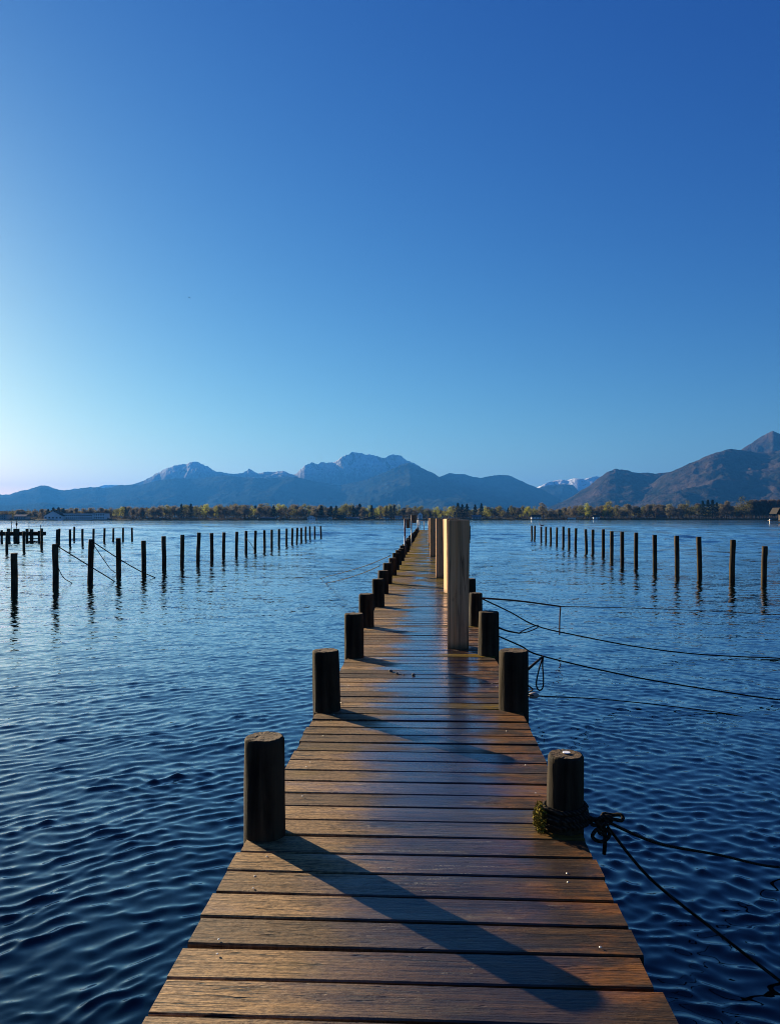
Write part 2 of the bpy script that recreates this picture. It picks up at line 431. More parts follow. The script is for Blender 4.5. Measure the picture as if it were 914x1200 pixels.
# the photograph's strong contrast and saturation, as a grade of the whole sky
sep = nt.nodes.new('ShaderNodeSeparateColor'); nt.links.new(sky.outputs[0], sep.inputs[0])
com = nt.nodes.new('ShaderNodeCombineColor')
for i, (g_, k_) in enumerate(SKYG):
    m1 = nt.nodes.new('ShaderNodeMath'); m1.operation = 'MULTIPLY'; m1.inputs[1].default_value = .1
    m2 = nt.nodes.new('ShaderNodeMath'); m2.operation = 'POWER'; m2.inputs[1].default_value = g_
    m3 = nt.nodes.new('ShaderNodeMath'); m3.operation = 'MULTIPLY'; m3.inputs[1].default_value = k_ * 10
    nt.links.new(sep.outputs[i], m1.inputs[0]); nt.links.new(m1.outputs[0], m2.inputs[0]); nt.links.new(m2.outputs[0], m3.inputs[0]); nt.links.new(m3.outputs[0], com.inputs[i])
bg = nt.nodes.new('ShaderNodeBackground'); bg.inputs[1].default_value = .05
nt.links.new(com.outputs[0], bg.inputs[0])
wo = nt.nodes.new('ShaderNodeOutputWorld'); nt.links.new(bg.outputs[0], wo.inputs[0])
vs = sc.view_settings; sc.display_settings.display_device = 'sRGB'
vs.view_transform = 'Standard'; vs.look = 'None'; vs.exposure = 1.7; vs.gamma = 1; vs.use_curve_mapping = False

# ------------------------------------------------------------------ lake
def build_water():
    dense = np.arange(-50, 50.01, .115)
    coarse = np.arange(50, 310, 4.0)[1:]
    th = np.radians(np.concatenate([dense, coarse]))
    rs = [.5]
    while rs[-1] < 110: rs.append(rs[-1] * 1.0037 + .0004)
    while rs[-1] < 900: rs.append(rs[-1] * 1.0075)
    while rs[-1] < 21000: rs.append(rs[-1] * 1.05)
    rs = np.array(rs)
    RR, TT = np.meshgrid(rs, th, indexing='ij')
    X = RR * np.sin(TT); Y = RR * np.cos(TT)
    cell = np.maximum(np.gradient(rs)[:, None] * np.ones_like(RR), RR * np.radians(.115) * np.where(np.abs(np.cos(TT)) > 5, 1, 1))
    infront = (np.abs(np.where(TT > math.pi, TT - 2 * math.pi, TT)) < R(50.1))
    H = np.zeros_like(X); DX = np.zeros_like(X); DY = np.zeros_like(X)
    right = 1 / (1 + np.exp(-(X - .5 + .04 * Y * 0) / 1.0))
    g = .70 + .6 * vnoise(X * .45, Y * .45, 3); g2 = .70 + .6 * vnoise(X * .9 + 40, Y * .9, 5)
    tot = np.zeros_like(X); got = np.zeros_like(X)
    nc = 96
    WX = X + .16 * (fbm(X * 1.1, Y * 1.1, 81, 3)); WY = Y + .16 * (fbm(X * 1.1 + 9, Y * 1.1, 83, 3))
    for i in range(nc):
        u = (i + rng.random()) / nc
        lam = .055 * (1.2 / .055) ** u
        k = 2 * math.pi / lam
        s = .046 * math.exp(-((math.log(lam) - math.log(.12)) / .52) ** 2) + .0045
        side = i % 3
        # travel direction measured from -Y: two crossing ripple trains, each stronger on its own side of the jetty
        base = (38, -30, 5)[side]
        a = R(base + rng.normal(0, 20))
        dx, dy = math.sin(a) * 1.0, -math.cos(a)
        wt = (1.25 - .95 * right, .25 + 1.0 * right, .75)[side]
        wt = wt * (g if i % 2 else g2)
        vis = np.clip((lam / cell - 2.4) / 2.0, 0, 1) * infront
        ph = k * (dx * WX + dy * WY) + rng.random() * 6.283
        A = s / k * wt * vis
        sn, cs = np.sin(ph), np.cos(ph)
        H += A * cs; DX -= .8 * A * dx * sn; DY -= .8 * A * dy * sn
        tot += s * s; got += s * s * vis ** 2
    for i in range(40):   # longer ripples, carried where the mesh is too coarse for the short ones
        lam = 1.2 * (14 / 1.2) ** ((i + rng.random()) / 40); k = 2 * math.pi / lam
        a = R(rng.normal(0, 34)); dx, dy = math.sin(a), -math.cos(a)
        q = lam / cell
        vis = np.clip((q - 4) / 4, 0, 1) * np.clip((42 - q) / 22, 0, 1) * infront * np.clip((RR - 22) / 60, 0, 1)
        ph = k * (dx * WX + dy * WY) + rng.random() * 6.283
        A = .024 / k * vis
        H += A * np.cos(ph); DX -= .8 * A * dx * np.sin(ph); DY -= .8 * A * dy * np.sin(ph)
    sg = np.std(H[(RR > 2) & (RR < 6) & infront]) + 1e-6
    near_ = np.clip((30 - RR) / 20, 0, 1)
    H = H + .30 * near_ * (H * np.abs(H) / sg + H * H / sg) * .5
    ripple = np.sqrt(np.clip(1 - got / tot, 0, 1))
    P = np.stack([X + DX, Y + DY, H], -1).reshape(-1, 3)
    nr, na = RR.shape
    idx = np.arange(nr * na).reshape(nr, na)
    nxt = np.roll(idx, -1, 1)
    q = np.stack([idx[:-1], idx[1:], nxt[1:], nxt[:-1]], -1).reshape(-1, 4)[:, ::-1]
    me = np_mesh('lake_water', P, q, M['water'])
    a = me.attributes.new('ripple', 'FLOAT', 'POINT'); a.data.foreach_set('value', ripple.astype(np.float32).ravel())
    o = link_mesh('lake_water', me); tag(o, kind='structure')
    if me.polygons[len(me.polygons) // 2].normal.z < 0: me.flip_normals()
    bm = bmesh.new()   # the still middle right under the camera
    bm.faces.new([bm.verts.new((.52 * math.sin(a), .52 * math.cos(a), -.004)) for a in np.linspace(0, 2 * math.pi, 40)[:-1]][::-1])
    o2 = obj('lake_water', bm, M['water']); tag(o2, kind='structure')
build_water()

# ------------------------------------------------------------------ land and mountains
def shore_d(px): return float(np.interp(px, [-500, 0, 460, 914, 1400], [690, 720, 820, 1000, 1080]))
def build_land():
    bm = bmesh.new(); rows = []
    pxs = np.arange(-700, 1700, 4)
    jit = fbm(pxs / 37.0, pxs * 0 + 2.2, 9, 4) * 14
    for px, j in zip(pxs, jit):
        d = shore_d(px) + j
        rows.append([bm.verts.new(at(px, d + a, z)) for a, z in ((0, -.3), (.6, .35), (5, .8), (60, 1.3), (600, 2.0), (20000, 2.0))])
    for a, b in zip(rows, rows[1:]):
        for k in range(5): bm.faces.new((a[k], b[k], b[k + 1], a[k + 1])).smooth = True
    tag(obj('land', bm, M['land']), kind='structure')
build_land()

def mountain(name, prof, D, front, back, mat, seed, spur=.28, step=1.2, rows=80, rough=5.0, freq=1.0, ridgej=.05, jag=0.0):
    prof = sorted(prof)
    xs = np.array([p[0] for p in prof], float); ys = np.array([p[1] for p in prof], float)
    px = np.arange(xs[0], xs[-1] + .1, step)
    t = np.concatenate([np.linspace(0, 1, rows), np.linspace(1, 1.6, rows // 4)[1:]])
    PX, T = np.meshgrid(px, t, indexing='ij')
    top = np.interp(px, xs, ys)
    k = np.array([.25, .5, .25]); top = np.convolve(np.pad(top, 1, 'edge'), k, 'valid')
    rd = D * (1 + ridgej * fbm(px / 60.0, px * 0 + 7.7, seed + 3, 3))
    Hr = (HZ - top) / FX * rd + EYE
    Hr = Hr * (1 + jag * (fbm(px / 7.0, px * 0 + 4.4, seed + 7, 4) + .6 * (ridged(px / 11.0, px * 0 + 1.4, seed + 8, 3) - .6)))
    d = np.where(T <= 1, front + (rd[:, None] - front) * T, rd[:, None] + (back - rd[:, None]) * (T - 1) / .6)
    lat = (PX - CX) / FX * d
    sh = np.where(T <= 1, .45 * T + .55 * T ** 2.2, 1 - ((T - 1) / .6) ** 1.2)
    s = freq / 1400.0
    rg = ridged(lat * s + seed, d * s * .55, seed, 5) - .62
    fb = fbm(lat * s * 5, d * s * 4, seed + 50, 4)
    env = np.where(T <= 1, (4 * T * (1 - T)) ** .8, np.clip(T - 1, 0, .3))
    Hh = Hr[:, None] * (sh + spur * 2.0 * rg * env + .09 * fb * env)
    Hh += rough * fbm(lat / 45.0, d / 60.0, seed + 90, 3) * np.clip(T * 3, 0, 1) + rough * .5
    Hh = np.where(T > 1, np.minimum(Hh, Hr[:, None] * np.clip(sh + .1, 0, 1)), Hh)
    # a front slope may not stand out over the ridge as seen from the lake
    cap = Hr[:, None] * (d / rd[:, None]) * .985
    Hh = np.where((T < .97), np.minimum(Hh, cap), Hh)
    Hh = np.where(T <= 0, 0, Hh)
    P = np.stack([FW.x * d + RT.x * lat, FW.y * d + RT.y * lat, np.maximum(Hh, -.5)], -1)
    nx, ny = PX.shape
    idx = np.arange(nx * ny).reshape(nx, ny)
    q = np.stack([idx[:-1, :-1], idx[1:, :-1], idx[1:, 1:], idx[:-1, 1:]], -1).reshape(-1, 4)
    me = np_mesh(name, P.reshape(-1, 3), q, mat)
    return tag(link_mesh(name, me), kind='structure')
FA, FB = (.018, .026, .016), (.05, .046, .030)
m_far = mountain_mat('snow_range', FA, FB, (.16, .15, .15), 210, 340)
m_back = mountain_mat('rocky_massif', FA, FB, (.10, .095, .09), 450, 680, .6)
m_mid = mountain_mat('forest_slopes', (.016, .024, .016), (.035, .040, .028), FA)
m_right = mountain_mat('brown_wooded_hill', (.015, .018, .013), (.062, .046, .036), FA)
mountain('mountain', [(-60, 590), (40, 585), (80, 575), (88, 572.5), (96, 573.5), (110, 573), (122, 568.6), (138, 568.2), (150, 572), (200, 590), (300, 598), (560, 598), (610, 578), (632, 570), (643, 565), (655, 562.3), (664, 563), (672, 560.7), (684, 561.5), (698, 558), (720, 562), (760, 590), (800, 600)], 11600, 10300, 13000, m_far, 11, .3, 1.2, 60, 4)
mountain('mountain', [(-160, 596), (-60, 588), (0, 584), (110, 574), (135, 570.5), (150, 569), (170, 563), (190, 552), (200, 547.5), (210, 544.5), (225, 542), (231, 542), (242.6, 546.5), (250, 551), (258, 554), (266, 553.5), (274, 556.3), (284, 555), (291.7, 550.3), (303, 554.4), (313, 552.8), (322, 554.2), (330.7, 552.3), (346, 556.8), (357, 546.5), (366, 542.3), (372, 543.5), (381, 543.3), (388, 541.8), (396, 539), (405, 532.7), (413.7, 530), (421, 531.8), (428.8, 532.7), (440, 535.5), (450.5, 536.8), (456, 534.5), (461, 533), (469, 534), (479.4, 541.5), (492.5, 547.5), (505, 555), (520, 566), (560, 590), (600, 600)], 9900, 8400, 11500, m_back, 23, .40, .6, 140, 6, 2.0, jag=.035)
mountain('mountain', [(600, 590), (615, 582), (634, 570.6), (645, 568.4), (658, 567.8), (671, 568.2), (677, 574.8), (690, 590), (720, 602)], 10800, 9300, 12500, m_mid, 31, .25, 1.0, 50, 5)
mountain('mountain', [(470, 596), (490, 578), (505, 565), (516, 558.6), (526.7, 554.6), (534, 555.6), (542.4, 555.7), (552, 558.6), (563.4, 560.4), (574, 558.2), (584.4, 556.7), (597.6, 557.6), (608, 562.5), (621, 568.8), (634, 573), (660, 588), (700, 602), (740, 606)], 9600, 7600, 11000, m_mid, 37, .3, .9, 80, 6)
mountain('mountain', [(-420, 560), (-300, 566), (-200, 575), (-120, 572), (-60, 579), (0, 580), (12, 579.5), (25, 575.5), (34, 574), (48, 569.4), (58, 570.4), (70, 575.2), (82, 574.4), (95, 572.5), (112, 570.8), (125, 572.6), (140, 569), (158, 568.4), (165, 569), (185, 563.5), (205, 561), (225, 561.5), (245, 559.5), (265, 558), (285, 559.5), (310, 561), (346, 559), (372, 565), (400, 569), (425, 564), (450, 554), (470, 545.5), (480, 542.6), (492, 548), (505, 554), (518, 561), (560, 577), (600, 591), (640, 600), (700, 606)], 8600, 5200, 10500, m_mid, 41, .3, .9, 110, 8)
mountain('mountain', [(830, 560), (850, 541), (867.6, 527.4), (880, 520), (890, 512.5), (898, 508), (905, 505.2), (914, 509), (930, 518), (960, 528), (1010, 520), (1080, 545), (1160, 560), (1300, 580)], 7000, 5600, 8400, m_right, 47, .3, 1.0, 70, 7)
mountain('mountain', [(585, 606), (630, 600), (660, 588), (670, 582.5), (690, 569.5), (703, 560), (714, 552.6), (721, 549.8), (728, 551), (739.4, 553), (750, 554.8), (761, 555.2), (781, 554.5), (800, 556), (840, 566), (900, 585), (950, 600)], 6200, 4300, 7400, m_right, 53, .26, .9, 90, 8, 1.2)
mountain('mountain', [(660, 606), (700, 600), (739, 586), (760, 570), (775, 558.5), (781, 555), (798, 548), (808, 543.6), (819.5, 538.9), (830, 534), (841, 530), (849, 527.8), (857, 526.8), (868, 527.8), (880, 530), (900, 531), (930, 524), (980, 530), (1060, 548), (1200, 560), (1350, 590)], 5600, 3600, 7000, m_right, 59, .28, .9, 110, 9, 1.2)

# ------------------------------------------------------------------ haze
def haze():
    t = NT('haze_air')
    pv = t.n('VolumePrincipled')
    t.set(pv.inputs['Color'], (.034, .20, .62)); pv.inputs['Density'].default_value = 6.5e-5; pv.inputs['Anisotropy'].default_value = .30
    t.t.links.new(pv.outputs[0], t.out.inputs['Volume'])
    bm = bmesh.new(); box(bm, (0, 0, 475), (42500, 42500, 958))
    tag(obj('haze', bm, t.m), kind='stuff')
haze()

# ------------------------------------------------------------------ jetty
jetty = empty('jetty', (0, 0, DECK))
tag(jetty, 'long narrow wooden jetty of wet brown cross boards running out into the lake', 'jetty')
XL, XR = -.87, .766
def build_deck():
    bm = bmesh.new()
    y = -2.42; pitch = .196
    prof0 = [(-.0890, -.042), (-.0890, -.006), (-.0840, -.0012), (-.03, 0.0), (.03, 0.0), (.0840, -.0012), (.0890, -.006), (.0890, -.042)]
    i = 0
    while y < 100:
        wv = rnd.uniform(-.0035, .0035)
        x0 = XL + rnd.gauss(0, .006) - (.02 if y > 14 else 0); x1 = XR + rnd.gauss(0, .006)
        dz = rnd.gauss(0, .0014); roll = rnd.gauss(0, .010); skew = rnd.gauss(0, .0016); cup = rnd.gauss(-.001, .0012)
        ns = 8 if y < 14 else 1
        rings = []
        for s in range(ns + 1):
            u = s / ns; x = x0 + (x1 - x0) * u
            warp = .0022 * mn.noise(Vector((x * 1.3, i * 7.1, 0))); wob = .0018 * mn.noise(Vector((x * 2.1, i * 3.3, 5)))
            ring = []
            for (py, pz) in prof0:
                e = 1 if abs(py) > .08 else 0
                yy = py + (wob + wv * .5) * (1 if py > 0 else -1) * e
                zz = pz + dz + roll * py + warp + (cup if not e else 0)
                ring.append(bm.verts.new((x, y + yy + skew * (u - .5) * 4, zz)))
            rings.append(ring)
        n = len(prof0)
        for a, b in zip(rings, rings[1:]):
            for k in range(n): bm.faces.new((a[k], a[(k + 1) % n], b[(k + 1) % n], b[k]))
        bm.faces.new(rings[0]); bm.faces.new(rings[-1][::-1])
        y += pitch; i += 1
    bmesh.ops.recalc_face_normals(bm, faces=bm.faces)
    return obj('deck', bm, M['deck'], jetty)
build_deck()
for x in (XL + .14, XR - .14):
    bm = bmesh.new(); box(bm, (x, 48.8, -.145), (.12, 102.2, .19))
    obj('stringer', bm, M['pile'], jetty)
# screws in the boards
bm = bmesh.new()
bmesh.ops.create_cone(bm, cap_ends=True, segments=10, radius1=.0048, radius2=.0034, depth=.002)
screw = obj('screw', bm, M['steel'], jetty)
k = 0
for row in range(26):
    yb = -2.42 + .196 * (24 + row)
    for x in (XL + .14, XR - .14):
        for s in (-.055, .05):
            if rnd.random() < .26:
                o = screw if k == 0 else screw.copy()
                if k: COL.objects.link(o); o.parent = jetty
                o.location = (x + rnd.gauss(0, .02), yb + s + rnd.gauss(0, .008), .0035); k += 1

# round posts through the deck edge
def post_mesh(r, zt, zb, seed, fine=True):
    n = 40 if fine else 14
    bm = bmesh.new()
    zs = [zb, -.05] + list(np.linspace(0, zt - .012, 16 if fine else 4)) + [zt - .004, zt]
    rings = []
    for i, z in enumerate(zs):
        e = .012 if i == len(zs) - 1 else (.004 if i == len(zs) - 2 else 0)
        ring = []
        for k in range(n):
            a = 2 * math.pi * k / n
            v = Vector((math.cos(a) * 1.7, math.sin(a) * 1.7, z * 1.6 + seed * 9.7))
            rr = r * (1 + .045 * mn.noise(v * .7) + .03 * mn.noise(v * 2.3) + (.02 * mn.noise(Vector((a * 6, z * .8, seed))) if fine else 0)) - e - z * .012
            ring.append(bm.verts.new((math.cos(a) * rr, math.sin(a) * rr, z + (e and .004 * mn.noise(v * 3)))))
        rings.append(ring)
    for a, b in zip(rings, rings[1:]):
        for k in range(n): bm.faces.new((a[k], a[(k + 1) % n], b[(k + 1) % n], b[k])).smooth = True
    ctr = [bm.verts.new((v.co.x * .5, v.co.y * .5, zt - .002 + .004 * mn.noise(v.co * 20))) for v in rings[-1]]
    for k in range(n): bm.faces.new((rings[-1][k], rings[-1][(k + 1) % n], ctr[(k + 1) % n], ctr[k])).material_index = 1
    bm.faces.new(ctr).material_index = 1
    bm.faces.new(rings[0][::-1])
    me = bpy.data.meshes.new('mooring_post'); bm.to_mesh(me); bm.free()
    me.materials.append(M['pile']); me.materials.append(M['end'])
    return me
POSTS = {}
leftp = [(-.788, 3.76, .103, .478), (-.80, 6.22, .112, .482), (-.80, 8.6, .112, .485), (-.845, 11.0, .110, .47), (-.83, 13.5, .11, .485)]
rightp = [(.690, 3.90, .093, .372), (.712, 6.33, .122, .475), (.708, 8.8, .118, .492), (.715, 11.2, .10, .47)]
far_meshes = [post_mesh(.112, h, -2.3, 60 + i, False) for i, h in enumerate((.47, .5, .44, .485))]
for side, lst, nm in ((-1, leftp, 'left'), (1, rightp, 'right')):
    y = lst[-1][1]
    full = list(lst); n = 36
    while len(full) < n:
        y += 2.42
        full.append((side * (.90 if side < 0 else .76) + rnd.gauss(0, .02), y + rnd.gauss(0, .06), .112, None))
    for i, (x, yy, r, h) in enumerate(full):
        me = post_mesh(r, h, -2.3, i + (20 if side > 0 else 0)) if h else rnd.choice(far_meshes)
        o = link_mesh('mooring_post', me, None, (x, yy, DECK))
        o.rotation_euler = (rnd.gauss(0, .01), rnd.gauss(0, .01), rnd.uniform(0, 6) if not h else 0)
        lab = f'dark round mooring post on the {nm} jetty edge, {ordinal(i + 1)} from the near end'
        if side > 0 and i == 0: lab = 'short mooring post with white metal disc on top and mossy rope at its foot'
        if side < 0 and i == 0: lab = 'nearest black mooring post on the left jetty edge, its shadow across the boards'
        tag(o, lab, 'mooring post', 'round mooring posts along the jetty')
        POSTS[(nm, i)] = o
# white disc on the first right post
bm = bmesh.new()
tube(bm, [(0, 0, 0), (0, 0, .0045)], [.019, .019], 24)
dsc = obj('cap_disc', bm, M['white_disc'], POSTS[('right', 0)], False, (.004, .012, .373))

# square new timbers
def timber(w, h, seed):
    bm = bmesh.new(); b = .006
    sec = [(-w / 2 + b, -w / 2), (w / 2 - b, -w / 2), (w / 2, -w / 2 + b), (w / 2, w / 2 - b), (w / 2 - b, w / 2), (-w / 2 + b, w / 2), (-w / 2, w / 2 - b), (-w / 2, -w / 2 + b)]
    zs = [-2.2, -.05] + list(np.linspace(0.02, h - b, 10)) + [h]
    rings = []
    for i, z in enumerate(zs):
        f = (w - 2 * b) / w if i == len(zs) - 1 else 1
        dx, dy = .003 * mn.noise(Vector((z, seed, 1))), .003 * mn.noise(Vector((z, seed, 9)))
        rings.append([bm.verts.new((x * f + dx, y * f + dy, z)) for x, y in sec])
    for a, c in zip(rings, rings[1:]):
        for k in range(8): bm.faces.new((a[k], a[(k + 1) % 8], c[(k + 1) % 8], c[k]))
    bm.faces.new(rings[-1]); bm.faces.new(rings[0][::-1])
    return bm
tims = [(.258 + .126, 9.18 + .126, .252, 1.525, -2, .006, 'nearest and widest square pale timber post standing on the jetty boards'),
        (.395 + .13, 16.1, .25, 1.53, 16, -.008, 'square timber post with a brightly sunlit left face, behind the widest one'),
        (.256 + .122, 20.1, .245, 1.535, 1, 0, 'grey brown square timber post, third along the jetty'),
        (.175 + .10, 31.0, .21, 1.55, 1, 0, 'narrow looking square timber post, fourth along the jetty'),
        (.145 + .11, 44, .21, 1.55, 3, 0, 'farthest square timber post, a thin sliver beyond the others')]
for x, y, wd, h, rz, lean, lab in tims:
    o = obj('timber_post', timber(wd, h, y), M['timber'], None, False, (x, y, DECK))
    o.rotation_euler = (0, lean, R(rz))
    tag(o, lab, 'timber post', 'square timber posts on the jetty')

# sign poles on the left edge, rail at the far end
for (px, d, bw, bh, ytop, lab) in ((474.4, 31, .16, .35, 608.4, 'nearer red sign pole on the left jetty edge with a narrow brown board'),
                                   (482, 42, .21, .42, 603.6, 'farther and taller sign pole on the left jetty edge with a brown board')):
    X = (px - 499) * d / FX; zt = hz(ytop, d) - DECK
    e = empty('sign_post', (X, d, DECK)); tag(e, lab, 'sign post')
    bm = bmesh.new(); tube(bm, [(0, 0, -.3), (0, 0, zt * .55)], .03, 10); obj('pole', bm, M['galv'], e, True)
    bm = bmesh.new(); tube(bm, [(0, 0, zt * .55), (0, 0, zt)], .033, 10); obj('pole_top', bm, M['redpole'], e, True)
    bm = bmesh.new(); box(bm, (.045 + bw / 2, .01, zt - bh / 2 - .01), (bw, .025, bh)); obj('sign_board', bm, M['board'], e)
e = empty('end_rail', (0, 98, DECK)); tag(e, 'thin metal railing across the far end of the jetty', 'railing')
for x, yy in ((-.8, 0), (-.25, 0), (.3, 0), (.72, 0)):
    bm = bmesh.new(); tube(bm, [(x, yy, -.2), (x, yy, 1.25)], .04, 8); obj('rail_post', bm, M['galv'], e, True)
bm = bmesh.new(); tube(bm, [(-.8, 0, 1.2), (.72, 0, 1.2)], .035, 8); obj('top_rail', bm, M['galv'], e, True)

for yy, lab in ((76, 'nearer of two thin metal poles on the left jetty edge beyond the sign posts'), (86, 'farther of two thin metal poles on the left jetty edge beyond the sign posts')):
    bm = bmesh.new(); tube(bm, [(0, 0, -.2), (0, 0, 1.35), (0, 0, 1.37)], [.04, .04, .02], 8)
    tag(obj('metal_pole', bm, M['galv'], None, True, (-.83, yy, DECK)), lab, 'pole')
# pebbles on the boards
for i, (px, py, s, lab) in enumerate(((458, 787.5, .020, 'dark pebble on the jetty boards, left end of a small line of pebbles'), (465, 790, .016, 'second pebble from the left in the line on the jetty boards'),
                                 (473, 791, .008, 'tiniest pebble in the line on the jetty boards'), (484.5, 791.5, .018, 'dark pebble lying apart at the right of the line on the boards'))):
    d = FX * 1.55 / (py - HZ); bm = bmesh.new()
    bmesh.ops.create_icosphere(bm, subdivisions=3, radius=s)
    for v in bm.verts: v.co *= 1 + .35 * mn.noise(v.co * 60 + Vector((i, 0, 0))); v.co.z *= .65
    tag(obj('pebble', bm, M['stone'], None, True, ((px - 499) * d / FX, d, DECK + s * .5)), lab, 'pebble', 'pebbles on the jetty boards')

# ------------------------------------------------------------------ stakes in the lake
def stake_mesh(seed, h=1.3, r=.095):
    bm = bmesh.new(); n = 14
    zs = [-1.2, -.1, .1, h * .35, h * .6, h * .85, h - .012, h]
    rings = []
    for i, z in enumerate(zs):
        e = .016 if i == len(zs) - 1 else 0
        rings.append([bm.verts.new((math.cos(2 * math.pi * k / n) * (r * (1 + .10 * mn.noise(Vector((math.cos(6.28 * k / n), math.sin(6.28 * k / n), z * 2 + seed * 5)))) - e) + .02 * mn.noise(Vector((z * 1.3, seed, 0))),
                                    math.sin(2 * math.pi * k / n) * (r * (1 + .10 * mn.noise(Vector((math.cos(6.28 * k / n), math.sin(6.28 * k / n), z * 2 + seed * 7)))) - e), z)) for k in range(n)])
    for a, b in zip(rings, rings[1:]):
        for k in range(n): bm.faces.new((a[k], a[(k + 1) % n], b[(k + 1) % n], b[k])).smooth = True
    bm.faces.new(rings[0][::-1]); f = bm.faces.new(rings[-1]); f.material_index = 1
    me = bpy.data.meshes.new('stake'); bm.to_mesh(me); bm.free(); me.materials.append(M['stake']); me.materials.append(M['end'])
    return me
SM = [stake_mesh(i) for i in range(6)]
STK = {}
def stake(key, px, ytop, ybase, label, group, wpx=None):
    p = on_water(px, ybase); d = FX * EYE / (ybase - HZ)
    h = hz(ytop, d)
    o = link_mesh('stake', SM[len(STK) % 6], None, p)
    sxy = 1.0 if wpx is None else wpx * d / FX / .19
    o.scale = (sxy, sxy, h / 1.3); o.rotation_euler = (rnd.gauss(0, .012), rnd.gauss(0, .018), rnd.uniform(0, 6.28))
    tag(o, label, 'stake', group); STK[key] = (o, p, h, d)
Lrow = [(17.4, 648, 697), (65.6, 637.5, 688), (106, 632, 682.5), (139.5, 630.6, 675.5), (169, 633.6, 671.5), (192.6, 628.3, 667), (213.7, 626.7, 663), (232.4, 624, 659), (248.6, 624.7, 655.8), (262.2, 623.8, 653), (277.3, 623, 649.7), (288.5, 622.2, 647.2), (299.2, 621.7, 645), (310.3, 621.3, 642.8), (318.6, 620.6, 641.2), (327, 620, 640), (335.9, 619.3, 638.6), (342.5, 619, 637.4), (347.9, 618.4, 636.3), (353.5, 618.7, 635.1), (358.3, 617, 633.6), (363.5, 616.7, 632.8), (369, 616.7, 632), (376.4, 616.6, 631.3)]
for i, (px, a, b) in enumerate(Lrow):
    lab = f'dark stake, {ordinal(i + 1)} from the near end of the long row left of the jetty'
    if i == 0: lab = 'nearest and shortest looking dark stake at the left edge of the lake'
    if i == len(Lrow) - 1: lab = 'last dark stake at the far end of the long row left of the jetty'
    stake(('L', i), px, a, b, lab, 'stakes in the row left of the jetty')
Rrow = [(894.4, 640, 684), (857.3, 632.5, 681.5), (819.5, 629, 676), (793, 627.8, 672), (767, 626.7, 668), (745, 624, 663.5), (728.8, 623, 660.5), (716.4, 622.5, 656.5), (706.5, 620.2, 651), (694.5, 620.5, 647.6), (686.9, 620.2, 646.5), (674.2, 619, 643.8), (666.6, 618.8, 641.8), (659.8, 617, 640), (652.2, 618, 638), (645.3, 618, 636.6), (639.5, 617.4, 635.3), (634, 617.4, 633.9), (626.2, 616, 632.9), (623.2, 616, 632.7)]
for i, (px, a, b) in enumerate(Rrow):
    lab = f'brown stake, {ordinal(i + 1)} from the near end of the row right of the jetty'
    if i == 0: lab = 'nearest and lowest stake of the row right of the jetty, by the right edge'
    if i == 17: lab = 'stake with a gull perched on top, near the far end of the right row'
    if i == 18: lab = 'right hand stake of the close pair ending the right row'
    if i == 19: lab = 'left hand stake of the close pair ending the right row'
    stake(('R', i), px, a, b, lab, 'stakes in the row right of the jetty')
Brow = [(8.5, 623, 646), (28.5, 622.5, 645), (49.2, 619.2, 642.4), (67, 620.4, 641), (69.6, 619.4, 637), (82.5, 620.3, 639.6), (87.3, 617.3, 633), (97.2, 619.9, 638.8), (110, 619.6, 637.8), (122.6, 619, 636), (133, 619, 634.6), (144.6, 618.4, 634), (155.2, 618.4, 633.2)]
for i, (px, a, b) in enumerate(Brow):
    stake(('B', i), px, a, b, f'small distant stake, {ordinal(i + 1)} from the left in the back row at far left', 'stakes in the back row at far left')
stake(('X', 0), 550.3, 616, 632, 'lone thin stake standing in the water just right of the widest timber post', None, 1.6)

# ------------------------------------------------------------------ ropes
def rope(label, pts, r=.009, mat='rope', parent=None, group='mooring ropes'):
    bm = bmesh.new(); tube(bm, smooth_line(pts, 8), r, 8)
    o = obj('mooring_rope', bm, M[mat])
    tag(o, label, 'rope', group)
    return o
def P(px, py, d): return at(px, d, hz(py, d))
def sub(p, dx=0, dy=0, dz=0): return Vector((p.x + dx, p.y + dy, p.z + dz))
def wrap(bm, c, r, z0, turns, tr, n=16, dz=.022):
    pts = []
    for k in range(int(turns * n) + 1):
        a = 2 * math.pi * k / n
        pts.append((c[0] + math.cos(a) * (r + .004 * math.sin(k * 1.7)), c[1] + math.sin(a) * (r + .004 * math.cos(k * 2.3)), z0 + dz * k / n + .004 * math.sin(k * .9)))
    tube(bm, pts, tr, 8)
# coil at the foot of the first right post
pc = POSTS[('right', 0)].location
ce = empty('rope_coil', (pc.x, pc.y, DECK)); tag(ce, 'mossy rope wound round the foot of the disc topped mooring post', 'rope coil')
bm = bmesh.new(); wrap(bm, (0, 0), .104, .016, 4.3, .012, 20, .026); wrap(bm, (0, .003), .114, .022, 2.2, .012, 20, .030)
obj('coil', bm, M['rope'], ce, True)
def tuft_mesh(cx, cy, cz, rr, n, seed):
    bm = bmesh.new(); r_ = random.Random(seed)
    for _ in range(n):
        v = Vector((r_.gauss(0, 1), r_.gauss(0, 1), r_.gauss(0, 1))).normalized() * rr * r_.uniform(.5, 1.05)
        v.z *= 1.25; v.x *= .55; v.y *= .9
        c = Vector((cx, cy, cz)) + v
        a = Vector((r_.gauss(0, 1), r_.gauss(0, 1), r_.gauss(0, 1))).normalized() * .010; b = Vector((r_.gauss(0, 1), r_.gauss(0, 1), r_.gauss(0, 1))).normalized() * .010
        bm.faces.new([bm.verts.new(c + q) for q in (a, b, -a * .6)])
    return bm
obj('moss_tuft', tuft_mesh(-.125, -.035, .062, .062, 900, 3), M['moss'], ce)
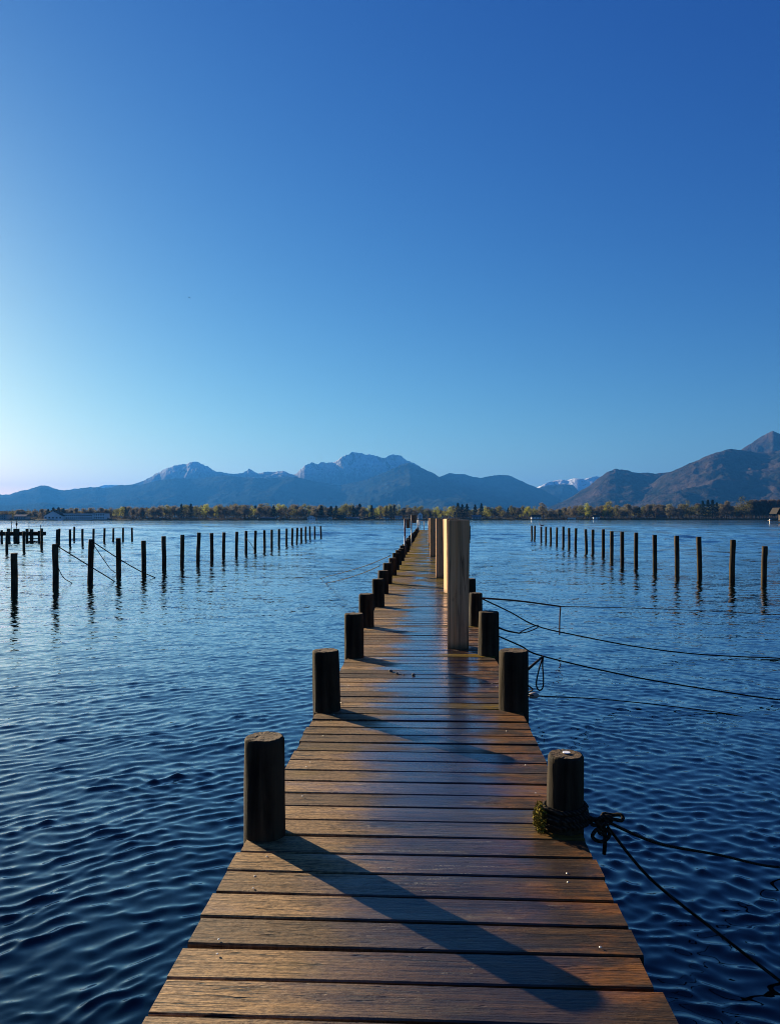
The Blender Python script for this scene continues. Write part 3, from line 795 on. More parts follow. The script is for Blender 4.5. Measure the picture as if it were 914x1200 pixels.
# knot and lines of the first right post
kn = Vector((pc.x + .16, pc.y - .03, DECK + .045))
bm = bmesh.new()
for (o1, ra, rb, tilt, yaw) in (((0, 0, 0), .035, .022, .5, 0), ((.03, -.01, .012), .042, .018, 1.2, .4), ((.075, .02, .018), .05, .026, .25, -.1), ((.02, .01, -.03), .03, .03, 1.5, 1.0), ((.01, -.02, -.055), .045, .03, 1.45, .2)):
    mt = Matrix.Rotation(yaw, 4, 'Z') @ Matrix.Rotation(tilt, 4, 'X')
    tube(bm, [kn + Vector(o1) + mt @ Vector((math.cos(a) * ra, math.sin(a) * rb, .006 * math.sin(3 * a))) for a in np.linspace(0, 2 * math.pi, 20)[:-1]], .0095, 8, True)
tube(bm, smooth_line([(pc.x + .1, pc.y - .02, DECK + .07), (pc.x + .13, pc.y - .03, DECK + .06), kn]), .012, 8)
obj('knot', bm, M['rope'], None, True); k_ = bpy.data.objects['knot']; k_.name = 'rope_knot'; tag(k_, 'tangled dark rope knot hanging off the jetty beside the disc topped post', 'rope knot')
dk = kn.y
e1 = P(914, 1016, 4.9); e2 = P(914, 1150, 3.75)
rope('upper of two dark ropes leading right into the lake from the nearest right post', [kn + Vector((.05, 0, 0)), P(770, 988, 4.15), P(840, 1001.5, 4.55), e1, at(960, 5.3, -.06), at(1000, 5.6, -.2)], .0075, 'rope')
rope('lower of two dark ropes slanting steeply into the lake from the nearest right post', [kn + Vector((.045, -.01, -.02)), P(760, 1028, 3.85), P(830, 1085, 3.82), e2, at(960, 3.72, -.12), at(990, 3.75, -.3)], .0075, 'rope')
rope('short rope end hanging down from the tangled knot', [kn + Vector((.03, 0, -.03)), kn + Vector((.034, 0, -.09)), kn + Vector((.030, .004, -.16))], .010, 'rope')
# second right post
p2 = POSTS[('right', 1)].location; p3 = POSTS[('right', 2)].location; p4 = POSTS[('right', 3)].location
rope('long dark rope from the third right post sagging down to the lake surface at right', [Vector((p3.x + .115, p3.y, hz(745, p3.y))), P(610, 757, 8.85), P(636, 769, 9.0), P(736, 792, 9.2), P(830, 808, 9.3), P(914, 820, 9.42), at(970, 9.6, -.02), at(1020, 9.8, -.2)], .0085, 'rope')
rope('doubled rope strap from the second right post up to the long rope', [Vector((p2.x + .115, p2.y, hz(783, p2.y))), P(628, 776, 7.6), P(636, 769.3, 9.0)], .012, 'rope')
bm = bmesh.new()
tube(bm, smooth_line([P(636, 770, 8.95), P(632, 782, 8.9), P(628.5, 798, 8.9), P(629, 806, 8.9), P(632.5, 809, 8.9), P(636, 805, 8.9), P(636.5, 794, 8.9), P(635.5, 780, 8.9), P(636.3, 770, 8.95)], 6), .0085, 8)
tag(obj('rope_loop', bm, M['rope'], None, True), 'dark rope loop hanging from the long rope beside the second right post', 'rope loop')
rope('thin slack line under the pale float by the second right post', [Vector((p2.x + .118, p2.y, hz(802, p2.y))), P(624, 808, 6.6), P(625.5, 815, 7.0), P(700, 819, 9.0), P(780, 827, 9.1), on_water(860, 838) + Vector((0, 0, .0)), on_water(930, 852) + Vector((0, 0, -.05))], .006, 'rope')
bm = bmesh.new(); bmesh.ops.create_icosphere(bm, subdivisions=2, radius=.035)
for v in bm.verts: v.co.x *= 1.5; v.co.z *= .8
tag(obj('float', bm, M['float'], None, True, P(625, 815, 7.0)), 'small pale float on the thin line by the second right post', 'float')
# third and fourth right posts
rope('red brown rope running level to the right from the fourth right post', [Vector((p4.x + .1, p4.y, hz(700.5, p4.y))), P(610, 704.5, 12), P(656.6, 710.7, 13.5)], .013, 'rope_red')
rope('thin rope continuing level across the lake from the red brown rope', [P(656.6, 710.7, 13.5), P(740, 712.5, 15), P(830, 716, 16.5), P(914, 720, 17.6), at(1000, 19, .0), at(1040, 19.5, -.2)], .007, 'rope_red')
rope('rope tail hanging down from the red brown rope', [P(656.6, 710.7, 13.5), P(655.6, 726, 13.5), P(655.4, 744, 13.5)], .012, 'rope_red')
rope('dark rope slanting from the fourth right post to lie on the water at far right', [Vector((p4.x + .1, p4.y, hz(701.5, p4.y))), P(597, 717, 11.6), P(630, 734, 12), P(680, 745.5, 12.3), P(744.6, 757.7, 12.4), P(810, 766, 12.45), on_water(867, 771) + Vector((0, 0, .02)), on_water(914, 772.5) + Vector((0, 0, .012)), on_water(980, 776) + Vector((0, 0, -.05))], .010, 'rope')
bm = bmesh.new()
tube(bm, smooth_line([P(608, 742, 11.5), P(616, 737.5, 11.7), P(629, 733, 12), P(629.5, 735.5, 12), P(618, 740.5, 11.7), P(608, 742, 11.5)], 6), .008, 8)
tag(obj('rope_loop', bm, M['rope'], None, True), 'flat spliced rope eye between the third and fourth right posts', 'rope loop')
rope('short slack rope from the third right post to the spliced eye', [Vector((p3.x + .115, p3.y, hz(735, p3.y))), P(595, 739.5, 10), P(608, 742, 11.5)], .011, 'rope')
# left ropes
l7 = at(457.6, 19, hz(651, 19)); l6 = at(445, 16.5, hz(663, 16.5))
rope('upper of two taut ropes running left from the jetty down into the lake', [l7, P(430, 662.5, 22), P(400, 671.5, 25.5), on_water(375.6, 677.9), on_water(370, 680) + Vector((0, 0, -.1))], .010, 'rope')
rope('lower of two taut ropes running left from the jetty down into the lake', [l6, P(428, 670.5, 19.5), P(404, 678.5, 23), on_water(382, 683.8), on_water(376, 686) + Vector((0, 0, -.1))], .010, 'rope')
rope('rope slanting down right from the second stake of the left row', [P(67, 639.5, 25), P(100, 660, 25.5), P(134.6, 681.5, 27.3), on_water(138, 684) + Vector((0, 0, -.1))], .018, 'rope')
rope('short slack rope at the foot of the second stake of the left row', [P(68, 664, 25), P(75, 677, 26), on_water(85, 683.5), on_water(87, 684) + Vector((0, 0, -.1))], .013, 'rope')
rope('long rope slanting down right from the third stake of the left row', [P(108, 634, 27), P(140, 655, 27.5), P(165, 669.5, 28.5), on_water(182, 677), on_water(185, 678) + Vector((0, 0, -.1))], .018, 'rope')
rope('steeper rope hanging from the third stake beside the long one', [P(108.5, 636, 27), P(120, 653, 27.5), P(130, 667, 29), on_water(137, 672), on_water(138, 672.5) + Vector((0, 0, -.1))], .013, 'rope')
rope('thin rope falling from the twelfth stake of the left row', [P(289, 631, 50.5), P(294, 637, 50), on_water(300, 647)], .018, 'rope')

# ------------------------------------------------------------------ birds
def ellipsoid_chain(bm, secs, n=12):   # secs: (x, z, ry, rz)
    rings = []
    for x, z, ry, rz_ in secs:
        rings.append([bm.verts.new((x, math.cos(2 * math.pi * k / n) * ry, z + math.sin(2 * math.pi * k / n) * rz_)) for k in range(n)])
    for a, b in zip(rings, rings[1:]):
        for k in range(n): bm.faces.new((a[k], a[(k + 1) % n], b[(k + 1) % n], b[k])).smooth = True
    bm.faces.new(rings[0][::-1]); bm.faces.new(rings[-1])
o, p, h, d = STK[('R', 17)]
g = empty('gull', (p.x, p.y, h + .0), R(170)); tag(g, 'gull perched on a far stake of the right row', 'bird')
bm = bmesh.new(); ellipsoid_chain(bm, [(-.26, .115, .008, .006), (-.16, .125, .035, .03), (-.06, .13, .065, .065), (.05, .14, .07, .075), (.12, .175, .045, .05), (.15, .215, .033, .036), (.185, .225, .034, .034), (.21, .222, .012, .012)])
obj('body', bm, M['gull_white'], g)
bm = bmesh.new()
for s in (-1, 1):
    ellipsoid_chain(bm, [(v[0], v[1], v[2], v[3]) for v in [(-.33, .125, .004, .004), (-.2, .14, .02, .02), (-.05, .155, .03, .05), (.06, .155, .02, .04)]])
    for v in bm.verts:
        if abs(v.co.y) < .0305 and not v.tag: v.co.y += s * .05; v.tag = True
obj('wings', bm, M['gull_grey'], g)
bm = bmesh.new(); tube(bm, [(.205, 0, .222), (.25, 0, .214)], [.011, .003], 8); obj('beak', bm, M['beak'], g)
for s in (-.025, .025):
    bm = bmesh.new(); tube(bm, [(0, s, -.01), (0, s, .08)], .007, 6); obj('leg', bm, M['beak'], g)
bp = at(222, 230, hz(348.5, 230))
b = empty('flying_bird', bp, R(20)); tag(b, 'tiny dark bird flying high in the blue sky', 'bird')
bm = bmesh.new(); ellipsoid_chain(bm, [(-.3, 0, .03, .01), (-.15, 0, .06, .04), (.05, 0, .08, .07), (.2, .01, .05, .05), (.28, .01, .01, .01)]); obj('body', bm, M['bird_dark'], b)
for s in (-1, 1):
    bm = bmesh.new()
    sec = [(0, .05, .16, 0), (.25, .04, .14, .06), (.45, .0, .10, .05), (.62, -.06, .03, .0)]
    for z_ in (0,):
        rr = [(bm.verts.new((c + wd / 2, s * yy, zz)), bm.verts.new((c, s * yy, zz + .018)), bm.verts.new((c - wd / 2, s * yy, zz)), bm.verts.new((c, s * yy, zz - .006))) for yy, c, wd, zz in sec]
        for a, c in zip(rr, rr[1:]):
            for k in range(4): bm.faces.new((a[k], a[(k + 1) % 4], c[(k + 1) % 4], c[k]))
    obj('wing', bm, M['bird_dark'], b)

# ------------------------------------------------------------------ low jetty at far left
d0 = 73
e = empty('low_jetty', at(-14, d0)); e.rotation_euler.z = YAW; tag(e, 'low dark landing stage on posts at the far left of the lake', 'jetty')
k0 = d0 / FX
bm = bmesh.new(); box(bm, (31 * k0, .4, hz(625.5, d0)), (64 * k0, 1.2, .36)); obj('deck', bm, M['pile'], e)
for px, top, wpx in ((-10, 621, 2), (0, 621, 2), (4.5, 621.2, 2), (12.6, 619.3, 3), (21.7, 619.6, 5), (34, 619.6, 2.4), (39.4, 620, 3), (48, 622, 2)):
    bm = bmesh.new(); hh = hz(top, d0); box(bm, ((px + 14) * k0, -.32, (hh - 1) / 2), (wpx * k0, wpx * k0, hh + 1)); obj('post', bm, M['stake'], e)
bm = bmesh.new(); tube(bm, [((35 + 14) * k0, -.1, hz(631.3, d0)), ((48 + 14) * k0, -.1, hz(631.3, d0))], .05, 8); obj('brace', bm, M['stake'], e)
for px, top, ball, lab in ((20, 607.5, True, 'thin marker pole with a dark ball on the far left landing stage'), (13.9, 611, False, 'thin bare pole left of the ball topped marker on the landing stage'), (34.5, 611.5, False, 'thin bare pole right of the ball topped marker on the landing stage'), (47.8, 615, False, 'short thin pole at the right end of the far left landing stage')):
    e2 = empty('marker_pole', at(px, d0 + .3, hz(624, d0))); tag(e2, lab, 'pole')
    hh = hz(top, d0) - hz(624, d0)
    bm = bmesh.new(); tube(bm, [(0, 0, 0), (0, 0, hh)], .028, 8); obj('pole', bm, M['buoy'], e2, True)
    if ball:
        bm = bmesh.new(); ellipsoid_chain(bm, [(-.09, 0, .02, .03), (-.06, 0, .07, .13), (0, 0, .09, .18), (.06, 0, .07, .13), (.09, 0, .02, .03)]); obj('ball', bm, M['buoy'], e2, False, (0, 0, hh * .58))

# ------------------------------------------------------------------ buildings on the far shore
def house(name, px0, px1, ybase, ytop, d, label, wall, roof, rooftype='gable', rh=.45, wins=(1, 4), depth=9, cat='house', chimney=False, awin=.42):
    d = shore_d((px0 + px1) / 2) + 7; wpx = px1 - px0; W = wpx * d / FX; zb = 1.0; H = hz(ytop, d) - zb
    e = empty(name, at((px0 + px1) / 2, d + depth / 2, zb)); e.rotation_euler.z = YAW
    tag(e, label, cat, None)
    rH = H * rh; wh = H - rH
    bm = bmesh.new(); box(bm, (0, 0, wh / 2 - .5), (W, depth, wh + 1))
    if rooftype == 'front':
        v = [bm.verts.new(q) for q in ((-W / 2, -depth / 2, wh), (W / 2, -depth / 2, wh), (0, -depth / 2, H - .1))]; bm.faces.new(v)
        v = [bm.verts.new(q) for q in ((-W / 2, depth / 2, wh), (W / 2, depth / 2, wh), (0, depth / 2, H - .1))]; bm.faces.new(v[::-1])
    obj('wall', bm, M[wall], e)
    bm = bmesh.new(); th = .25; ov = .5
    if rooftype == 'flat':
        box(bm, (0, 0, wh + rH / 2 + .003), (W + .6, depth + .6, rH))
    else:
        if rooftype == 'front':   # ridge runs away from the lake
            q = [(-W / 2 - ov, 0), (0, 1), (W / 2 + ov, 0)]
            pr = [(x, wh + zz * rH) for x, zz in q] + [(x, wh + zz * rH + th) for x, zz in q[::-1]]
            A = [bm.verts.new((x, -depth / 2 - ov, z)) for x, z in pr]; B = [bm.verts.new((x, depth / 2 + ov, z)) for x, z in pr]
        else:
            q = [(-depth / 2 - ov, 0), (0, 1), (depth / 2 + ov, 0)]
            pr = [(x, wh + zz * rH) for x, zz in q] + [(x, wh + zz * rH + th) for x, zz in q[::-1]]
            A = [bm.verts.new((-W / 2 - ov, x, z)) for x, z in pr]; B = [bm.verts.new((W / 2 + ov, x, z)) for x, z in pr]
            v = []
        n = len(pr)
        for k in range(n): bm.faces.new((A[k], A[(k + 1) % n], B[(k + 1) % n], B[k]))
        bm.faces.new(A[::-1]); bm.faces.new(B)
        bmesh.ops.recalc_face_normals(bm, faces=bm.faces)
    rf = obj('roof', bm, M[roof], e)
    if chimney:
        bm = bmesh.new(); box(bm, (W * .2, 0, H + .3), (.7, .7, 1.6)); obj('chimney', bm, M['wall_grey'], rf)
    nr, nc = wins
    for r_ in range(nr):
        for c in range(nc):
            cw, chh = W / nc, wh / nr
            bm = bmesh.new(); box(bm, (-W / 2 + cw * (c + .5), -depth / 2 - .02, chh * (r_ + .52)), (cw * awin * 1.2, .08, chh * .5))
            obj('window', bm, M['glass'], e)
    return e
house('long_building', 78, 112, 609, 601.6, 742, 'long two storey building with pale roof band and rows of windows at far left', 'wall_white', 'roof_pale', 'flat', .2, (2, 14), 14, 'building', awin=.6)
house('white_building', 112.6, 126, 609, 600.8, 745, 'white block with large windows at the right end of the long building', 'wall_white', 'roof_grey', 'flat', .1, (2, 5), 14, 'building')
house('gabled_house', 55.5, 77, 609, 598.8, 740, 'dark gabled house under conifers left of the long building', 'wall_white', 'roof_dark', 'front', .62, (1, 5), 14, 'house')
house('pale_building', -8, 11, 609, 602.8, 738, 'pale low building at the left edge of the far shore', 'wall_grey', 'roof_grey', 'flat', .15, (2, 7), 12, 'building')
house('pale_building', 20, 33, 609, 603.2, 742, 'pale low building between the left edge building and the gabled house', 'wall_grey', 'roof_grey', 'gable', .4, (1, 5), 10, 'building')
house('boathouse', 306, 323, 609, 606.6, 800, 'low dark boathouse on the shore beyond the left row of stakes', 'wall_dark', 'roof_grey', 'gable', .45, (1, 3), 8, 'boathouse')
house('house', 361, 370, 609, 603.8, 818, 'small white house with dark roof on the shore, far end of left row', 'wall_white', 'roof_dark', 'front', .5, (1, 3), 9, 'house')
house('house', 372, 384, 609, 604.4, 820, 'wide house with grey roof behind the last left stake', 'wall_grey', 'roof_dark', 'gable', .5, (1, 4), 9, 'house', True)
house('boathouse', 385, 389, 609, 605.8, 812, 'small bright white boathouse right of the last left stake', 'bright', 'roof_pale', 'front', .4, (1, 1), 6, 'boathouse')
house('house', 396, 404, 609, 604, 824, 'dark timber house on the shore, left of the pair of boathouses', 'wall_dark', 'roof_dark', 'gable', .5, (1, 3), 9, 'house')
house('boathouse', 406, 421, 609, 606.2, 814, 'long low green grey boathouse on the far shore', 'wall_grey', 'roof_grey', 'gable', .5, (1, 4), 8, 'boathouse')
house('boathouse', 426, 440, 609, 606, 816, 'long low dark boathouse right of the green grey one', 'wall_dark', 'roof_dark', 'gable', .5, (1, 4), 8, 'boathouse')
house('house', 451, 457, 609, 605, 826, 'small white house left of the jetty sign posts', 'wall_white', 'roof_dark', 'gable', .45, (1, 2), 8, 'house')
house('house', 463, 471, 609, 604.6, 828, 'white house just behind the jetty sign posts', 'wall_white', 'roof_grey', 'gable', .45, (1, 3), 8, 'house')
house('tower', 489.5, 495, 609, 599.6, 830, 'narrow white tower house with dark top behind the end of the jetty', 'wall_white', 'roof_dark', 'front', .45, (2, 1), 6, 'tower')
house('house', 553, 563, 609, 603.6, 842, 'pale house with grey roof among trees right of the timber posts', 'wall_grey', 'roof_grey', 'gable', .5, (1, 3), 9, 'house')
house('house', 622, 633, 609, 603.2, 866, 'white house with dark roof beside the tall bare brown tree', 'wall_white', 'roof_dark', 'gable', .5, (1, 3), 9, 'house')
house('house', 694, 701, 609, 603.6, 900, 'small white house among bare trees right of the low white wall', 'wall_white', 'roof_dark', 'gable', .5, (1, 2), 9, 'house')
house('shore_hut', 769.5, 780, 609, 603.4, 938, 'brown shingled hut at the water edge on the right shore', 'wall_tan', 'roof_red', 'gable', .6, (1, 1), 7, 'hut')
bm = bmesh.new(); box(bm, (0, 0, .9), (10 * 884 / FX, .6, 2.3)); box(bm, (0, 0, 2.12), (10 * 884 / FX + .3, .8, .14))
o = obj('sea_wall', bm, M['bright'], None, False, at(669.5, shore_d(669.5) + 4, .35)); o.rotation_euler.z = YAW; tag(o, 'low white wall at the water edge on the right far shore', 'wall')
# boat hut at the right edge
dh = 335; kh = dh / FX
e = empty('boat_hut', at(931, dh)); e.rotation_euler.z = YAW; tag(e, 'dark roofed boat hut on stilts cut by the right edge of the view', 'boat hut')
bm = bmesh.new()
W2 = 26 * kh; zr0, zr1 = hz(602.2, dh), hz(593, dh)
pr = [(-W2, zr0), (0, zr1), (W2, zr0), (W2, zr0 + .25), (0, zr1 + .3), (-W2, zr0 + .25)]
pr = [(-26 * kh, zr0), (-22 * kh, hz(595, dh)), (22 * kh, hz(595, dh)), (26 * kh, zr0)]
A = [bm.verts.new((x, -3.2, z)) for x, z in pr]; B = [bm.verts.new((x, 3.2, z)) for x, z in pr]
for k in range(4): bm.faces.new((A[k], A[(k + 1) % 4], B[(k + 1) % 4], B[k]))
bm.faces.new(A[::-1]); bm.faces.new(B); bmesh.ops.recalc_face_normals(bm, faces=bm.faces); obj('roof', bm, M['roof_dark'], e)
bm = bmesh.new(); box(bm, (4 * kh, 0, (zr0 + 1.0) / 2), (40 * kh, 5, zr0 - .6)); obj('wall', bm, M['wall_dark'], e)
for x in (-18, 0, 20):
    bm = bmesh.new(); box(bm, (x * kh, -2.75, zr0 / 2 - .5), (.55, .35, zr0 + 1)); obj('stilt', bm, M['wall_tan'], e)
bm = bmesh.new(); box(bm, (-25 * kh, -1, hz(610, dh)), (14 * kh, 2, .25)); obj('platform', bm, M['wall_tan'], e)
bm = bmesh.new(); tube(bm, [(-31 * kh, -1.5, -.5), (-31 * kh, -1.5, hz(608.2, dh))], .38, 12); obj('mooring_post', bm, M['bright'], e, True)

# ------------------------------------------------------------------ trees on the far shore
def limb(bm, a, b, r0, r1, n=5):
    tube(bm, [a, (Vector(a) + Vector(b)) / 2 + Vector((rnd.gauss(0, .15), rnd.gauss(0, .15), 0)), b], [r0, (r0 + r1) / 2, r1], n)
def make_tree(kind, seed, H=16.0):
    r_ = random.Random(seed)
    tb = bmesh.new(); cb = bmesh.new()
    def leaf(c, s, up=None):
        a = Vector((r_.gauss(0, 1), r_.gauss(0, 1), r_.gauss(0, 1))).normalized() * s
        b_ = Vector((r_.gauss(0, 1), r_.gauss(0, 1), r_.gauss(0, 1))).normalized() * s
        cb.faces.new([cb.verts.new(c + q) for q in (a, b_, -a * .8 + b_ * .1)])
    if kind == 'conifer':
        limb(tb, (0, 0, -.5), (0, 0, H * .95), .28, .05)
        for k in range(1500):
            t = r_.random() ** .75; z = H * (.08 + .92 * t)
            rad = (1 - t) ** .75 * H * .34 * (.75 + .35 * math.sin(t * 34 + seed)) + .15
            a = r_.random() * 6.283; q = math.sqrt(r_.random())
            leaf(Vector((math.cos(a) * rad * q, math.sin(a) * rad * q, z - q * rad * .3)), r_.uniform(.28, .6))
    else:
        limb(tb, (0, 0, -.5), (r_.gauss(0, .2), 0, H * .42), .32, .2)
        lobes = []
        nl = {'young': 12, 'olive': 12, 'bare': 13, 'poplar': 9}[kind]
        for k in range(nl):
            if kind == 'poplar': c = Vector((r_.gauss(0, .7), r_.gauss(0, .7), H * (.25 + .66 * k / nl))); rr = H * .09
            else:
                a = r_.random() * 6.283; t = r_.random()
                c = Vector((math.cos(a) * H * .22 * (1 - .6 * t), math.sin(a) * H * .22 * (1 - .6 * t), H * (.22 + .62 * t))); rr = H * r_.uniform(.09, .17)
            lobes.append((c, rr))
            limb(tb, (0, 0, H * r_.uniform(.22, .4)), c, .14, .04)
        if kind in ('young', 'olive'):
            for k in range(1500):
                c, rr = r_.choice(lobes)
                v = Vector((r_.gauss(0, 1), r_.gauss(0, 1), r_.gauss(0, 1))).normalized() * rr * r_.random() ** .45
                leaf(c + v, r_.uniform(.22, .5))
        else:
            for k in range(2600):
                c, rr = r_.choice(lobes)
                v = Vector((r_.gauss(0, 1), r_.gauss(0, 1), r_.gauss(0, 1) + .5)).normalized() * rr * r_.random() ** .4 * 1.15
                p = c + v; d_ = (v.normalized() + Vector((0, 0, .6)) + Vector((r_.gauss(0, .5), r_.gauss(0, .5), r_.gauss(0, .3)))).normalized()
                sd = d_.cross(Vector((r_.gauss(0, 1), r_.gauss(0, 1), r_.gauss(0, 1)))).normalized() * r_.uniform(.09, .17)
                L = d_ * r_.uniform(.6, 1.5)
                cb.faces.new([cb.verts.new(q) for q in (p - sd, p + sd, p + L)])
    zt = max(v.co.z for v in cb.verts)
    for b_ in (tb, cb):
        for v in b_.verts: v.co *= 15.2 / zt
    mats = {'conifer': 'needle', 'young': 'leaf_young', 'olive': 'leaf_olive', 'bare': 'twig', 'poplar': 'twig_grey'}
    mt = bpy.data.meshes.new('trunk'); tb.to_mesh(mt); tb.free(); mt.materials.append(M['bark_pale' if kind == 'poplar' else 'bark'])
    mc = bpy.data.meshes.new('crown'); cb.to_mesh(mc); cb.free(); mc.materials.append(M[mats[kind]])
    return mt, mc
NAMES = {'conifer': 'conifer', 'young': 'leafing_tree', 'olive': 'broadleaf_tree', 'bare': 'bare_tree', 'poplar': 'poplar_tree'}
GLAB = {'conifer': 'dark conifer in the wood along the far lake shore', 'young': 'yellow green leafing tree in the wood along the far lake shore',
        'olive': 'dull green tree in the wood along the far lake shore', 'bare': 'bare brown tree in the wood along the far lake shore',
        'poplar': 'pale grey bare tree in the stand at the right end of the far shore'}
VAR = {k: [make_tree(k, 100 + i * 7 + len(k)) for i in range(4)] for k in NAMES}
def tree(px, ytop, kind, wide=1.0, back=0, label=None):
    d = shore_d(px) + 22 + back; H = hz(ytop, d) - 1.0
    e = empty(NAMES[kind], at(px, d, 1.0), rnd.uniform(0, 6.28))
    tag(e, label or GLAB[kind], 'tree', 'trees along the far shore' if label is None else None)
    mt, mc = rnd.choice(VAR[kind])
    s = H / 15.2
    e.scale = (s * wide, s * wide, s)
    link_mesh('trunk', mt, e); link_mesh('crown', mc, e)
spec = [(511, 593, 'young', 1.1, 'bright yellow green tree behind the farthest timber post'), (533, 592, 'olive', 1.3, 'wide dull green tree just above the widest timber post'),
        (536.5, 588.8, 'conifer', 1.25, 'leftmost tall conifer of the row above the widest timber post'), (541.6, 590.6, 'conifer', 1.25, 'second conifer from the left above the widest timber post'), (547, 590, 'conifer', 1.25, 'third conifer from the left, just right of the widest timber post'), (556.6, 591, 'conifer', 1.1, 'broad dark conifer right of the widest timber post'), (564, 589.3, 'conifer', 1, 'rightmost conifer of the row, left of a bright yellow green tree'),
        (569.5, 592.3, 'young', 1, 'bright yellow green tree next to the conifer row'), (586, 592, 'olive', 1.3, 'broad dull green tree between two bright yellow green trees'), (601, 592, 'olive', 1.2, None), (607, 594, 'bare', 1, None), (617, 592.8, 'young', 1.1, 'bright yellow green tree left of the tall bare brown tree'), (636, 588.3, 'bare', 1.1, 'tall bare brown tree on the right far shore beside a white house'),
        (654.5, 595.6, 'bare', 1.3, None), (672, 595, 'bare', 1.2, None), (686.7, 588.6, 'young', .8, 'tall yellow green tree right of the low white wall'), (691, 597, 'young', .8, None), (699, 592, 'bare', 1, None), (712.5, 586.2, 'young', 1, 'tallest yellow green tree on the right shore, before the brown hill'), (708, 595, 'young', 1, None), (722, 593, 'olive', 1, None), (734, 589.6, 'bare', 1.2, 'spreading bare tree between the tallest yellow green tree and a conifer'), (748.7, 594, 'conifer', 1.3, 'single broad dark conifer among bare trees on the right shore'), (760, 590.2, 'bare', 1.1, None), (768, 593, 'bare', 1, None), (773.5, 594, 'bare', 1.1, None), (785, 590.3, 'bare', 1.2, None), (795, 592, 'bare', 1, None), (807, 585.6, 'olive', .9, 'tall slender dull green tree right of the brown shore hut'), (800, 590, 'olive', .9, None),
        (823, 586.4, 'conifer', 1.1, 'leftmost dark conifer of the group on the right shore'), (829, 585.4, 'conifer', 1.2, 'second dark conifer of the group on the right shore'), (834.5, 585.2, 'conifer', 1.2, 'tallest dark conifer of the group on the right shore'), (839.5, 588, 'conifer', 1, 'rightmost dark conifer of the group on the right shore'), (829, 594, 'young', 1, 'small yellow green tree before the dark conifer group'), (851, 585.8, 'bare', .9, None), (846, 590, 'bare', .9, None), (857, 592, 'poplar', 1, None), (864, 588, 'olive', .9, None), (871, 580.8, 'olive', 1.25, 'tallest and broadest olive tree on the right far shore'), (878, 586, 'olive', 1, None)] \
     + [(881 + i * 2.7 + rnd.uniform(-.6, .6), 584.6 + rnd.uniform(-.6, 2.2), 'poplar', 1.0, None) for i in range(14)] \
     + [(377.6, 592.3, 'conifer', 1, None), (388, 592.6, 'conifer', 1.5, None), (394, 592.4, 'conifer', 1.4, None), (399, 593, 'olive', 1.2, None), (403, 590.2, 'olive', 1, 'tallest dull green tree above the boathouses on the mid shore'), (414, 592.2, 'conifer', 1, None), (426.6, 593, 'bare', 1.3, None), (436, 592.2, 'conifer', 1, None), (442, 593.6, 'young', 1, None), (451, 593, 'young', 1, None), (453, 592, 'conifer', .9, None), (462, 591.2, 'conifer', 1.1, 'tall dark conifer left of the jetty sign posts'), (458, 593, 'conifer', 1, None), (480, 594.3, 'bare', 1.3, None), (472, 596, 'bare', 1, None), (487, 596, 'bare', 1, None), (499, 596.8, 'young', 1.1, None), (504, 600, 'conifer', 1.2, None),
        (253, 592, 'young', .7, 'slim yellowish tree above the wood beyond the left row'), (312, 591.3, 'bare', 1.4, None), (321, 592, 'conifer', 1.3, None), (305, 593, 'bare', 1.2, None), (330, 592.5, 'bare', 1.2, None), (345, 592.5, 'olive', 1.2, None), (352, 592, 'bare', 1.2, None), (362.5, 597, 'young', 1.1, None), (376, 591.8, 'conifer', 1, None),
        (148, 593.4, 'conifer', .9, 'single dark conifer sticking up right of the white block'), (213, 590, 'conifer', 1, 'left conifer of the clump above the left row of stakes'), (219, 591, 'olive', 1.1, None), (224, 590, 'conifer', 1.2, 'right conifer of the clump above the left row of stakes'), (230, 591.5, 'olive', 1, None),
        (14, 596.6, 'olive', 1, None), (50, 595.6, 'bare', 1, None), (57, 596, 'conifer', 1.6, None), (63, 594.4, 'conifer', 1.7, None), (69, 594.2, 'conifer', 1.7, None), (75, 595.5, 'conifer', 1.6, None)]
for px, yt, kd, wd, lab in spec: tree(px, yt, kd, wd, 6 if px < 135 and kd != 'conifer' else (22 if px < 135 else 0), lab)
nfill = 0
px = -30.0
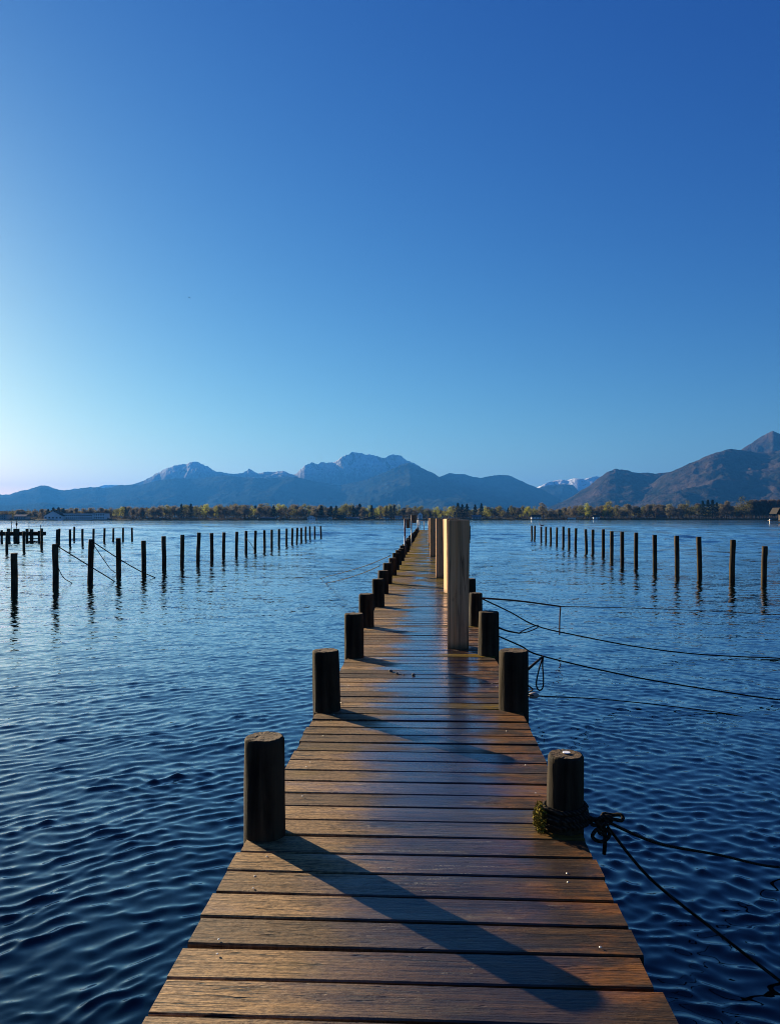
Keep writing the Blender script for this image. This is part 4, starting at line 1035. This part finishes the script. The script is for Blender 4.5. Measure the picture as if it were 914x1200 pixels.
while px < 960:
    top = float(np.interp(px, [-30, 0, 120, 140, 230, 300, 460, 500, 640, 700, 900, 960], [597.5, 597.5, 595.5, 593, 591, 591, 592, 594, 594, 592.5, 590, 590]))
    z = px
    if px < 135: kd = rnd.choice(['bare', 'bare', 'olive'])
    elif px < 300: kd = rnd.choices(['bare', 'olive', 'conifer', 'young'], [10, 3, 1, .5])[0]
    elif px < 500: kd = rnd.choices(['bare', 'olive', 'conifer', 'young'], [5, 4, 1.5, 3])[0]
    elif px < 640: kd = rnd.choices(['bare', 'olive', 'conifer', 'young'], [3, 6, 1, 3])[0]
    elif px < 870: kd = rnd.choices(['bare', 'olive', 'young'], [8, 3, 1])[0]
    else: kd = 'poplar' if px > 880 else 'bare'
    tree(px, top + rnd.uniform(-2.2, 3.4), kd, rnd.uniform(.95, 1.5), rnd.uniform(10, 45) if px > 135 else rnd.uniform(35, 55))
    px += rnd.uniform(3.3, 5.8); nfill += 1
# the wood behind reads as one mass
def wood_mass():
    r_ = random.Random(5); n = 70000
    pxs = np.array([r_.uniform(-60, 985) for _ in range(n)])
    dd = np.array([r_.uniform(60, 150) for _ in range(n)])
    top = 597.0 - 2.5 * fbm(pxs / 9.0, dd * .05, 71, 4) + np.interp(pxs, [-60, 130, 150, 460, 520, 860, 985], [3, 2, -.8, 0, 2.2, .5, -2])
    q = np.array([r_.random() for _ in range(n)])
    P_ = np.zeros((n, 3, 3))
    for i in range(n):
        d = shore_d(pxs[i]) + dd[i]; H = hz(top[i], d)
        c = at(pxs[i], d, .8 + (H - .8) * q[i] ** .8)
        for k in range(3):
            P_[i, k] = (c.x + r_.gauss(0, .65), c.y + r_.gauss(0, .5), c.z + r_.gauss(0, .65))
    me = np_mesh('far_wood', P_.reshape(-1, 3), np.arange(n * 3).reshape(-1, 3), M['wood_mass'], False)
    tag(link_mesh('far_wood', me), kind='stuff')
wood_mass()
def shore_scrub(name, mat, ranges, seed, dens, h0, h1, off):
    r_ = random.Random(seed); V = []
    for a, b_ in ranges:
        for _ in range(int((b_ - a) * dens)):
            px = r_.uniform(a, b_); d = shore_d(px) + r_.uniform(*off); h = r_.uniform(h0, h1)
            c = at(px, d, .7); s = r_.uniform(.15, .4)
            dx = r_.gauss(0, .3)
            V += [(c.x - s, c.y, c.z - .3), (c.x + s, c.y + r_.gauss(0, .3), c.z - .3), (c.x + dx, c.y, c.z + h)]
    me = np_mesh(name, np.array(V), np.arange(len(V)).reshape(-1, 3), mat, False)
    tag(link_mesh(name, me), kind='stuff')
shore_scrub('reeds', M['reed'], [(185, 320), (700, 768), (782, 960), (640, 664)], 3, 24, .4, 1.2, (2, 12))
shore_scrub('shore_bushes', M['wood_mass'], [(-60, 300), (330, 360), (500, 552), (565, 620), (640, 960)], 4, 14, .8, 2.6, (12, 24))
sc.cycles.use_denoising = True; sc.cycles.filter_width = 1.0
